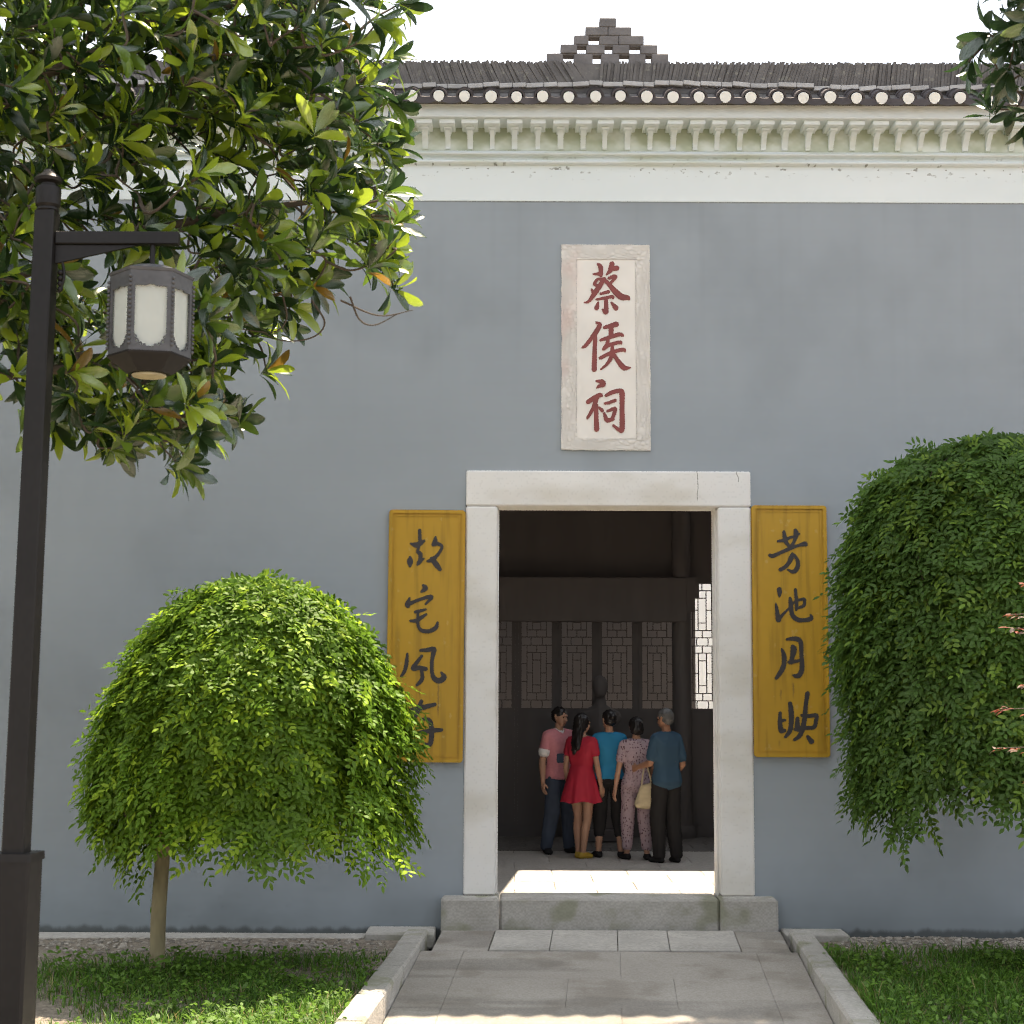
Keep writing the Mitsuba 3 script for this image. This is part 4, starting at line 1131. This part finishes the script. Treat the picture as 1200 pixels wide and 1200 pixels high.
def weeping_tree(label, centre, profile, squash, strands, seed, trunk, hue, lump=0.17, tails=14, rise=0.0):
    r_ = np.random.default_rng(seed)
    t = thing('weeping_tree', label, 'tree')
    cx_, cy_ = centre
    prof = np.array(profile, float)
    seg = np.r_[0, np.cumsum(np.linalg.norm(np.diff(prof, axis=0), axis=1))]
    total = seg[-1]
    B, D, Nn, Lf, Wd, Cc = [], [], [], [], [], []
    stems = []
    phase = r_.uniform(0, 10, 3)
    nc = strands // 9
    cl_phi = (np.arange(nc) * 2.39996 + r_.normal(0, 0.12, nc)) % (2 * math.pi); cl_s = 1.0 + r_.normal(0, 0.085, nc); cl_a0 = np.maximum(0, r_.uniform(-0.25, 0.6, nc)) * total
    cl_a1 = np.minimum(total, cl_a0 + r_.uniform(0.4, 0.85, nc) * total); cl_tone = r_.uniform(0.75, 1.25, nc)
    bottom = lambda ph: total * (0.95 - rise * (0.35 + math.cos(ph)) + 0.035 * math.sin(3 * ph + seed) + 0.04 * math.sin(7 * ph + 2 * seed))
    for i in range(strands):
        q_ = i % nc
        phi = cl_phi[q_] + r_.normal(0, 0.075)
        s = cl_s[q_] - abs(r_.normal(0, 0.05)) if r_.random() < 0.85 else r_.uniform(0.55, 0.9)
        a0 = max(0.0, cl_a0[q_] + r_.uniform(-0.06, 0.10) * total)
        a1 = min(bottom(phi), cl_a1[q_] + r_.uniform(-0.08, 0.05) * total) if i >= tails else bottom(phi)
        a0 = min(a0, a1 - 0.2) if i >= tails else 0.6 * total
        a0 = max(a0, 0.0)
        step = 0.056
        u_ = np.arange(a0, a1 + (r_.uniform(0.0, 0.10) if i < tails else 0), step)
        rr = np.interp(u_, seg, prof[:, 0]); zz = np.interp(u_, seg, prof[:, 1])
        over = np.clip(u_ - total, 0, None)
        zz = zz - over
        ph = phi + 0.10 * np.sin(u_ * 2.3 + i) / np.maximum(rr, 0.25)
        # uneven outline: lobes of foliage
        lob = 1 + lump * (2 * meshkit.fbm(np.stack([np.cos(ph) * 1.6 + phase[0], np.sin(ph) * 1.6 + phase[1], zz * 1.3 + phase[2]], 1), 3, seed) - 1)
        rad = rr * s * lob
        zz2 = prof[0, 1] - (prof[0, 1] - zz) * (0.5 + 0.5 * s) if i >= tails else zz
        P = np.stack([cx_ + rad * np.cos(ph) * squash[0], cy_ + rad * np.sin(ph) * squash[1], zz2], 1)
        out = np.stack([np.cos(ph), np.sin(ph), np.zeros_like(ph)], 1)
        if i % 5 == 0 or i < tails:
            stems.append(tube(P[:: 3] if len(P) > 6 else P, 0.004, 4)) if len(P) > 3 else None
        k = len(P)
        steep = np.clip((u_ / total), 0, 1)[:, None]
        tang = np.stack([-np.sin(ph), np.cos(ph), np.zeros_like(ph)], 1) * np.where(np.arange(k) % 2, 1, -1)[:, None]
        dirs = norm(out * (0.75 - 0.30 * steep) + tang * 0.75 + np.array([0, 0, -1.0]) * (0.12 + 0.50 * steep) + r_.normal(0, 0.25, (k, 3)))
        nrm = norm(out * 0.8 + np.array([0, 0, 1.0]) * (0.9 - 0.4 * steep) + r_.normal(0, 0.25, (k, 3)))
        side = norm(np.cross(dirs, nrm))
        LL = r_.uniform(0.17, 0.25, k)
        shade = cl_tone[q_] * (0.9 + 0.25 * r_.random(k))
        young = (r_.random(k) < 0.18)
        base_c = np.where(young[:, None], np.array(hue[1]), np.array(hue[0])) * shade[:, None]
        for fr, sd in ((0.25, 1), (0.25, -1), (0.48, 1), (0.48, -1), (0.70, 1), (0.70, -1), (0.88, 1), (0.88, -1), (0.98, 0)):
            q = P + dirs * (LL * fr)[:, None] - np.array([0, 0, 1.0]) * (LL * fr * fr * 0.35)[:, None]
            ld = norm(dirs * (0.55 if sd else 1) + side * sd * 0.85 + r_.normal(0, 0.12, (k, 3)) - np.array([0, 0, 0.18]))
            B.append(q); D.append(ld); Nn.append(norm(nrm + r_.normal(0, 0.22, (k, 3))))
            Lf.append(r_.uniform(0.050, 0.078, k)); Wd.append(r_.uniform(0.023, 0.032, k)); Cc.append(base_c * r_.uniform(0.85, 1.15, (k, 1)))
    v, f, c = leaflets(np.vstack(B), np.vstack(D), np.vstack(Nn), np.concatenate(Lf), np.concatenate(Wd), np.vstack(Cc))
    key = part(t, 'crown', mikit.ply((v, f), 'mat_leaves', False, color=c), None, kind='stuff', label='dense hanging compound leaves')
    part(t, 'trunk', tube(curve(trunk[0], 6), np.interp(np.linspace(0, 1, 6 * (len(trunk[0]) - 1) + 1), [0, 1], trunk[1]), 12), 'mat_bark', True)
    # limbs arching out from the trunk head like umbrella ribs
    top = np.array(trunk[0][-1])
    for j in range(9):
        a = j * 2 * math.pi / 9 + 0.3
        R = np.interp(0.45 * total, seg, prof[:, 0]); Z = np.interp(0.45 * total, seg, prof[:, 1])
        e = np.array([cx_ + R * 0.86 * math.cos(a) * squash[0], cy_ + R * 0.86 * math.sin(a) * squash[1], Z - 0.1])
        mid = (top + e) / 2 + [0, 0, 0.28]
        part(t, 'branch', tube(curve([top, mid, e, e + (e - mid) * 0.25 - [0, 0, 0.35]], 5), np.linspace(0.03, 0.008, 16), 7), 'mat_twig', True)
    part(t, 'strand', cat(stems), 'mat_twig', kind='stuff', label='thin hanging twigs')
    return t


weeping_tree('umbrella-shaped weeping tree with bright green sunlit top left of the door', (-1.90, -2.22), [(0.0, 2.93), (0.34, 2.87), (0.60, 2.63), (0.80, 2.26), (0.92, 1.86), (0.99, 1.48), (0.99, 1.15), (0.93, 0.92)], (1.0, 0.95), 680, 11,
             ([(-2.57, -2.22, 0.02), (-2.56, -2.22, 0.7), (-2.48, -2.22, 1.5), (-2.14, -2.22, 2.1), (-1.94, -2.22, 2.4)], (0.058, 0.046)), ((0.125, 0.225, 0.022), (0.30, 0.44, 0.035)), 0.25, 10, 0.03)
weeping_tree('large dark green weeping tree with flat sides right of the door', (3.77, -2.25), [(0.0, 3.98), (0.58, 3.95), (0.94, 3.72), (1.08, 3.28), (1.10, 2.70), (1.10, 2.0), (1.07, 1.50), (1.03, 1.27)], (1.0, 0.95), 800, 23,
             ([(3.95, -2.2, 0.02), (3.95, -2.2, 1.2), (3.85, -2.2, 2.4), (3.7, -2.22, 3.3)], (0.085, 0.06)), ((0.080, 0.150, 0.030), (0.15, 0.24, 0.035)), 0.09)


# ------------------------------------------------------------------ magnolia trees
def big_leaf(curl, fold):
    """A glossy obovate leaf 1 long, along +x, its face up +z."""
    xs = np.array([0.0, 0.07, 0.28, 0.55, 0.80, 0.94, 1.0])
    ws = np.array([0.010, 0.016, 0.10, 0.155, 0.145, 0.075, 0.0])
    v, f = [], []
    for x, w in zip(xs, ws):
        z = 0.06 * math.sin(x * math.pi) - curl * x * x
        v += [(x, -w, z + fold * w + 0.012 * math.sin(9 * x)), (x, 0, z), (x, w, z + fold * w + 0.012 * math.sin(9 * x + 2))]
    for i in range(len(xs) - 1):
        a = 3 * i
        f += [[a, a + 3, a + 4], [a, a + 4, a + 1], [a + 1, a + 4, a + 5], [a + 1, a + 5, a + 2]]
    return np.array(v), np.array(f)


LEAF = [big_leaf(0.05, 0.25), big_leaf(0.22, 0.35), big_leaf(-0.08, 0.18), big_leaf(0.38, 0.30)]
LEAF_PLY = [{k: mikit.ply(l, f'mat_magnolia_{k}', True) for k in MAG} for l in LEAF]


def grow(nodes_xyz, root, rad0):
    """Twigs: every leafy tip is joined to the nearest wood already grown; returns tubes."""
    order = np.argsort(np.linalg.norm(nodes_xyz - root[-1], axis=1))
    wood = [np.array(q) for q in root]
    tubes, r_ = [], np.random.default_rng(3)
    for i in order:
        p = nodes_xyz[i]
        W_ = np.array(wood)
        dist = np.linalg.norm(W_ - p, axis=1)
        j = int(np.argmin(dist + 0.15 * np.linalg.norm(W_ - root[0], axis=1)))
        a = W_[j]
        mid = (a + p) / 2 + r_.normal(0, 0.04, 3) - [0, 0, 0.05 * dist[j]]
        c = curve([a, mid, p], 4)
        tubes.append(tube(c, np.linspace(0.013 if dist[j] > 0.4 else 0.008, 0.0045, len(c)), 5))
        wood += [mid, p]
    return tubes


def magnolia(label, centres, trunk, limbs, seed, parts_max, leaf_len, dark=False, up=0.35):
    r_ = np.random.default_rng(seed)
    t = thing('magnolia_tree', label, 'tree')
    part(t, 'trunk', tube(curve(trunk, 6), np.linspace(0.16, 0.05, 6 * (len(trunk) - 1) + 1), 12), 'mat_bark', True)
    for l in limbs:
        c = curve(l, 6)
        part(t, 'limb', tube(c, np.linspace(0.05, 0.014, len(c)), 8), 'mat_twig', True)
    roots = [p for l in limbs for p in curve(l, 4)]
    mean = centres.mean(0)
    items = []
    for p in centres:
        out = (p - mean) * [1, 1, 0.45]
        axis = norm(out / (np.linalg.norm(out) + 0.3) + [0, 0, up] + r_.normal(0, 0.45, 3))
        a = norm(np.cross(axis, [0.3, 0.2, 0.9])); b = np.cross(axis, a)
        n = r_.integers(8, 13)
        tone = r_.random()
        for k in range(n):
            ph = k * 2.399 + r_.uniform(0, 0.5)
            tilt_ = 0.30 + 1.05 * (k / n) + r_.normal(0, 0.16)
            rad = a * math.cos(ph) + b * math.sin(ph)
            d = norm(axis * math.cos(tilt_) + rad * math.sin(tilt_) - np.array([0, 0, 0.12]))
            nr = norm(axis * math.sin(tilt_) - rad * math.cos(tilt_) + r_.normal(0, 0.15, 3))
            L = leaf_len * r_.uniform(0.72, 1.15)
            q = p - axis * 0.05 * (k / n) + rad * 0.006
            kind = 'old'
            x = r_.random()
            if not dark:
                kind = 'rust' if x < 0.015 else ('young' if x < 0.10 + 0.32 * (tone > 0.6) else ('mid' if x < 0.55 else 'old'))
            elif x < 0.04: kind = 'mid'  # backlit branch: shade painted by giving nearly all leaves the darkest tone
            s = np.cross(nr, d)
            m = np.eye(4)
            w = r_.uniform(0.85, 1.15)
            m[:3, 0], m[:3, 1], m[:3, 2], m[:3, 3] = d * L, s * L * w, nr * L, q
            items.append((m, int(r_.integers(0, 4)), kind))
    # the leaves that show largest are parts of their own, the rest one mass per tone
    cam = np.array([0, -14.3, 2.2]); fwd = np.array([0, math.cos(TILT), math.sin(TILT)]); upv = np.array([0, -math.sin(TILT), math.cos(TILT)])
    score = []
    for m, _, _ in items:
        r = m[:3] @ [0.5, 0, 0, 1] - cam
        z = r @ fwd
        seen = abs(r[0] / z) < 0.325 and abs((r @ upv) / z) < 0.325
        score.append(z if seen else 99 + z)
    order = np.argsort(score)
    solo = [i for i in order[:parts_max] if score[i] < 99]
    for i in solo:
        m, l, kind = items[i]
        part(t, 'leaf', {**LEAF_PLY[l][kind], 'to_world': T(m)}, None)
    rest = sorted(set(range(len(items))) - set(solo))
    v, f, c, n0 = [], [], [], 0
    for i in rest:
        m, l, kind = items[i]
        lv, lf = LEAF[l]
        v.append(lv @ m[:3, :3].T + m[:3, 3]); f.append(lf + n0); n0 += len(lv)
        c.append(np.tile(np.array(MAG[kind]) * r_.uniform(0.8, 1.2), (len(lv), 1)))
    part(t, 'foliage', mikit.ply((np.vstack(v), np.vstack(f)), 'mat_magnolia_mass', True, color=np.vstack(c)), None, kind='stuff', label='thick leathery leaves')
    part(t, 'twig', cat(grow(centres, np.array(roots), 0.02)), 'mat_twig', kind='stuff', label='thin dark twigs')
    return t


leafy('mat_magnolia_mass', None, 0.95, 0.095, 0.13)
LOWX = [-5.2, -4.0, -2.75, -2.35, -1.9, -1.50, -1.40, -1.28, -1.0, -0.62, -0.45]
LOWZ = [3.2, 3.3, 3.50, 3.55, 3.32, 3.36, 3.75, 4.14, 4.22, 4.28, 4.36]
TOPZ = [4.1, 4.3, 4.6, 4.8, 5.0, 5.25, 5.42, 5.50, 5.62, 5.9, 6.4, 7.2]
TOPX = [-0.62, -0.60, -0.58, -0.66, -0.80, -0.64, -0.66, -0.95, -0.75, -0.55, -0.45, -0.9]
pts = []
r0 = np.random.default_rng(5)
while len(pts) < 1080:
    p = np.array([r0.uniform(-5.0, -0.4), r0.uniform(-6.85, -5.25), r0.uniform(3.2, 7.3)])
    if p[2] < np.interp(p[0], LOWX, LOWZ) or p[0] > np.interp(p[2], TOPZ, TOPX): continue
    if p[0] < -2.9 and r0.random() < 0.6: continue
    if p[2] > 6.0 and r0.random() < 0.6: continue
    if pts and np.min(np.linalg.norm(np.array(pts) - p, axis=1)) < 0.102: continue
    if meshkit.noise(p * 2.3, 8) < (0.30 if p[2] < 4.75 else 0.14): continue
    pts.append(p)
n_in = len(pts)
while len(pts) < n_in + 900:  # extra crown out of view on the left, added to darken the wall
    p = np.array([r0.uniform(-10.2, -1.8), r0.uniform(-11, -1.2), r0.uniform(1.3, 7.8)])
    if p[0] > -(14.3 + p[1]) * 0.335 - 0.35 or ((p[0] + 6.0) / 4.2) ** 2 + ((p[1] + 6) / 5.0) ** 2 + ((p[2] - 4.5) / 3.3) ** 2 > 1: continue
    if np.min(np.linalg.norm(np.array(pts) - p, axis=1)) < 0.2: continue
    pts.append(p)
magnolia('big magnolia with glossy leaves overhanging the lamp on the left', np.array(pts), [(-4.6, -5.9, 0.0), (-4.55, -5.9, 2.2), (-4.35, -6.0, 4.2), (-4.1, -6.0, 6.4)],
         [[(-4.45, -5.95, 3.2), (-3.6, -6.1, 3.9), (-2.6, -6.15, 4.25), (-1.7, -6.0, 4.6), (-1.0, -5.9, 4.75)], [(-4.3, -6.0, 4.3), (-3.2, -5.9, 5.1), (-2.0, -6.1, 5.55), (-1.0, -6.1, 5.9)],
          [(-4.4, -5.95, 3.0), (-3.2, -6.2, 3.55), (-2.3, -6.3, 3.75), (-1.65, -6.25, 3.65)], [(-4.2, -6.0, 5.2), (-2.9, -6.2, 6.2), (-1.6, -6.1, 6.6)]], 41, 300, 0.185)
pts = []
r0 = np.random.default_rng(9)
while len(pts) < 190:
    p = np.array([r0.uniform(2.38, 3.4), r0.uniform(-7.0, -6.0), r0.uniform(5.0, 6.6)])
    if p[0] < 2.42 + 0.08 * math.sin(p[2] * 9) or p[2] < 5.1 + 0.06 * math.sin(p[0] * 7): continue
    if pts and np.min(np.linalg.norm(np.array(pts) - p, axis=1)) < 0.10: continue
    pts.append(p)
magnolia('magnolia branch hanging into the upper right corner, backlit shade painted as dark leaves', np.array(pts), [(4.9, -6.3, 0.0), (4.85, -6.3, 3), (4.7, -6.3, 6.0)], [[(4.8, -6.3, 4.6), (4.0, -6.3, 5.3), (3.2, -6.4, 5.6), (2.6, -6.4, 5.5)], [(4.75, -6.3, 5.4), (3.8, -6.2, 6.2), (3.0, -6.2, 6.4)]], 77, 120, 0.17, dark=True, up=-0.15)
# bare hanging twigs under the left magnolia
bt_ = [[(-1.05, -6.0, 4.18), (-0.98, -6.0, 4.06), (-1.05, -6.0, 3.98), (-1.22, -6.0, 3.97), (-1.38, -6.0, 4.07)], [(-0.85, -6.0, 4.2), (-0.80, -6.0, 4.08), (-0.72, -6.0, 4.05), (-0.60, -6.0, 4.11)], [(-1.2, -6.0, 4.2), (-1.18, -6.0, 4.08), (-1.25, -6.0, 4.01), (-1.45, -6.0, 4.03)],
       [(-0.9, -6.0, 4.18), (-0.7, -6.0, 4.10), (-0.52, -6.0, 4.13)]]
part('magnolia_tree', 'bare_twig', cat([tube(curve(q, 6), np.linspace(0.006, 0.0025, 6 * (len(q) - 1) + 1), 5) for q in bt_]), 'mat_twig', label='thin leafless hanging twigs')

# tall tree added out of view right of the frame; its crown shades the right-hand side
tt_ = thing('added_shade_tree', 'unseen tall broad-leaved tree added beyond the right edge to shade the path and lawn', 'tree')
part(tt_, 'trunk', tube(curve([(7.4, -1.1, -0.1), (7.35, -1.1, 4), (7.2, -0.9, 8.0), (6.8, -0.4, 10.2)], 6), np.linspace(0.2, 0.07, 19), 10), 'mat_bark', True)
for e in ((3.9, 0.3, 10.4), (4.8, -0.3, 10.9), (6.0, 0.8, 11.0)):
    part(tt_, 'limb', tube(curve([(7.15, -0.8, 8.8), (6.3, -0.3, 10.0), e], 6), np.linspace(0.07, 0.02, 13), 7), 'mat_twig', True)
r0 = np.random.default_rng(15)
k = 15000
q = r0.normal(size=(k, 3)); q = norm(q) * r0.random((k, 1)) ** 0.4
P_ = np.array([6.1, 0.1, 10.8]) + q * [3.1, 1.25, 1.25]
P_ = P_[(meshkit.noise(P_ * 1.3, 4) > 0.46) & (P_[:, 2] > 9.3 + 0.0 * P_[:, 0])]
k = len(P_)
v, f, c = leaflets(P_, norm(r0.normal(size=(k, 3)) - [0, 0, 0.4]), norm(r0.normal(size=(k, 3)) + [0, 0, 1.2]), r0.uniform(0.12, 0.2, k), r0.uniform(0.06, 0.1, k), np.array([0.07, 0.12, 0.025]) * r0.uniform(0.7, 1.3, (k, 1)))
part(tt_, 'crown', mikit.ply((v, f), 'mat_leaves', False, color=c), None, kind='stuff')

# red-leaved shrub reaching in from the right
rs = thing('red_leaved_shrub', 'shrub with thin sprigs of reddish leaves at the right edge', 'shrub')
stem = curve([(3.35, -4.5, 0.05), (3.32, -4.5, 1.0), (3.27, -4.5, 1.9), (3.22, -4.5, 2.8)], 6)
part(rs, 'stem', tube(stem, np.linspace(0.018, 0.006, len(stem)), 7), 'mat_twig', True)
rr_ = np.random.default_rng(2)
for z, x0 in ((2.62, 2.96), (2.535, 2.97), (2.20, 3.07), (2.055, 2.895), (1.825, 2.865), (1.62, 3.1), (1.3, 3.12), (2.8, 3.1)):
    n = 9
    tw = curve([(3.27, -4.5, z - 0.06), (3.15, -4.52, z), (x0 + 0.04, -4.54, z)], 4)
    part(rs, 'twig', tube(tw, 0.003, 5), 'mat_twig')
    k = 16
    tt = rr_.uniform(0.25, 1, k)
    B = np.stack([3.27 + (x0 - 3.27) * tt, -4.5 - 0.04 * tt + rr_.normal(0, 0.01, k), z - 0.06 * (1 - tt) ** 2 + rr_.normal(0, 0.006, k)], 1)
    D = norm(np.stack([-np.abs(rr_.normal(0.6, 0.3, k)), rr_.normal(0, 0.7, k), rr_.normal(-0.12, 0.2, k)], 1))
    Nn = norm(np.stack([rr_.normal(0, 0.25, k), rr_.normal(-0.15, 0.25, k), np.ones(k)], 1))
    col = np.where(rr_.random((k, 1)) < 0.7, np.array([0.30, 0.10, 0.07]), np.array([0.32, 0.25, 0.21])) * rr_.uniform(0.8, 1.2, (k, 1))
    v, f, c = leaflets(B, D, Nn, rr_.uniform(0.05, 0.08, k), rr_.uniform(0.02, 0.03, k), col)
    part(rs, 'sprig', mikit.ply((v, f), 'mat_leaves', False, color=c), None)

# ------------------------------------------------------------------ grass
def blades(n, xr, yr, dens, seed, hmin, hmax):
    r_ = np.random.default_rng(seed)
    x, y = r_.uniform(*xr, n), r_.uniform(*yr, n)
    keep = r_.random(n) < dens(x, y)
    x, y = x[keep], y[keep]
    n = len(x)
    z = soil_z(x, y) - 0.006
    clump = meshkit.fbm(np.stack([x * 2.2, y * 2.2, x * 0], 1), 3, 9)
    h = r_.uniform(hmin, hmax, n) * (0.55 + 0.9 * clump)
    a = r_.uniform(0, 2 * math.pi, n)
    lean = r_.uniform(0.1, 0.75, n)
    d = np.stack([np.cos(a) * lean, np.sin(a) * lean, np.ones(n)], 1)
    w = r_.uniform(0.0025, 0.0055, n)
    s = np.stack([-np.sin(a), np.cos(a), 0 * a], 1)
    p = np.stack([x, y, z], 1)
    m = p + d * (h * 0.55)[:, None]
    tip = p + d * (h * 0.8)[:, None] + np.stack([np.cos(a), np.sin(a), 0.3 * np.ones(n)], 1) * (h * lean * 0.6)[:, None]
    v = np.stack([p - s * w[:, None], p + s * w[:, None], m - s * w[:, None] * 0.8, m + s * w[:, None] * 0.8, tip], 1).reshape(-1, 3)
    f = (np.array([[0, 1, 3], [0, 3, 2], [2, 3, 4]])[None] + 5 * np.arange(n)[:, None, None]).reshape(-1, 3)
    dry = (r_.random(n) < 0.08)
    c = np.where(dry[:, None], [0.25, 0.22, 0.09], np.array([0.085, 0.175, 0.024])) * r_.uniform(0.6, 1.5, (n, 1)) * (0.75 + 0.5 * clump[:, None])
    return v, f, np.repeat(c, 5, axis=0)


def weeds(n, xr, yr, dens, seed):
    r_ = np.random.default_rng(seed)
    x, y = r_.uniform(*xr, n), r_.uniform(*yr, n)
    keep = r_.random(n) < dens(x, y)
    x, y = np.repeat(x[keep], 9), np.repeat(y[keep], 9)
    n = len(x)
    b = np.stack([x + r_.normal(0, 0.03, n), y + r_.normal(0, 0.03, n), soil_z(x, y) + r_.uniform(0.02, 0.13, n)], 1)
    a = r_.uniform(0, 2 * math.pi, n)
    d = np.stack([np.cos(a), np.sin(a), r_.normal(0.2, 0.4, n)], 1)
    nn = np.stack([r_.normal(0, 0.5, n), r_.normal(0, 0.5, n), np.ones(n)], 1)
    col = np.array([0.11, 0.20, 0.03]) * r_.uniform(0.7, 1.5, (n, 1))
    return leaflets(b, d, nn, r_.uniform(0.03, 0.06, n), r_.uniform(0.018, 0.032, n), col)


def dens_left(x, y):
    edge = left_edge(y) - 0.2
    bare = meshkit.fbm(np.stack([x * 1.3 + 4, y * 1.3, x * 0], 1), 3, 6)
    near_wall = np.clip((-1.25 - y - 0.25 * np.clip(-1.2 - x, 0, 2)) * 1.6, 0, 1)
    lampside = np.clip((x + 3.0 + 0.5 * (y + 3)) * 1.2 + 0.45, 0.08, 1)
    return np.where(x < edge, near_wall * lampside * np.clip((bare - 0.25) * 4, 0.05, 1), 0)


def dens_right(x, y):
    bare = meshkit.fbm(np.stack([x * 1.3 + 4, y * 1.3, x * 0], 1), 3, 6)
    return np.where(x > right_edge(y) + 0.2, np.clip((-1.0 - y) * 2.2, 0, 1) * np.clip((bare - 0.18) * 5, 0.15, 1), 0)


packs = [blades(60000, (-5.5, -0.8), (-7.0, -0.9), dens_left, 1, 0.05, 0.13), weeds(900, (-3.4, -0.9), (-6, -1.6), dens_left, 3),
         blades(60000, (2.0, 6.0), (-7.0, -0.6), dens_right, 2, 0.07, 0.16), weeds(900, (2.3, 5), (-6, -1.4), dens_right, 4)]
for name, lab, pk in (('grass', 'patchy green grass on the lawn left of the path', packs[:2]), ('grass_001', 'green grass on the lawn right of the path', packs[2:])):
    v = np.vstack([q[0] for q in pk]); c = np.vstack([q[2] for q in pk])
    f = np.vstack([pk[0][1], pk[1][1] + len(pk[0][0])])
    scene[name] = mikit.ply((v, f), 'mat_grass', False, color=c)
    labels[name] = {'label': lab, 'category': 'grass', 'kind': 'stuff'}
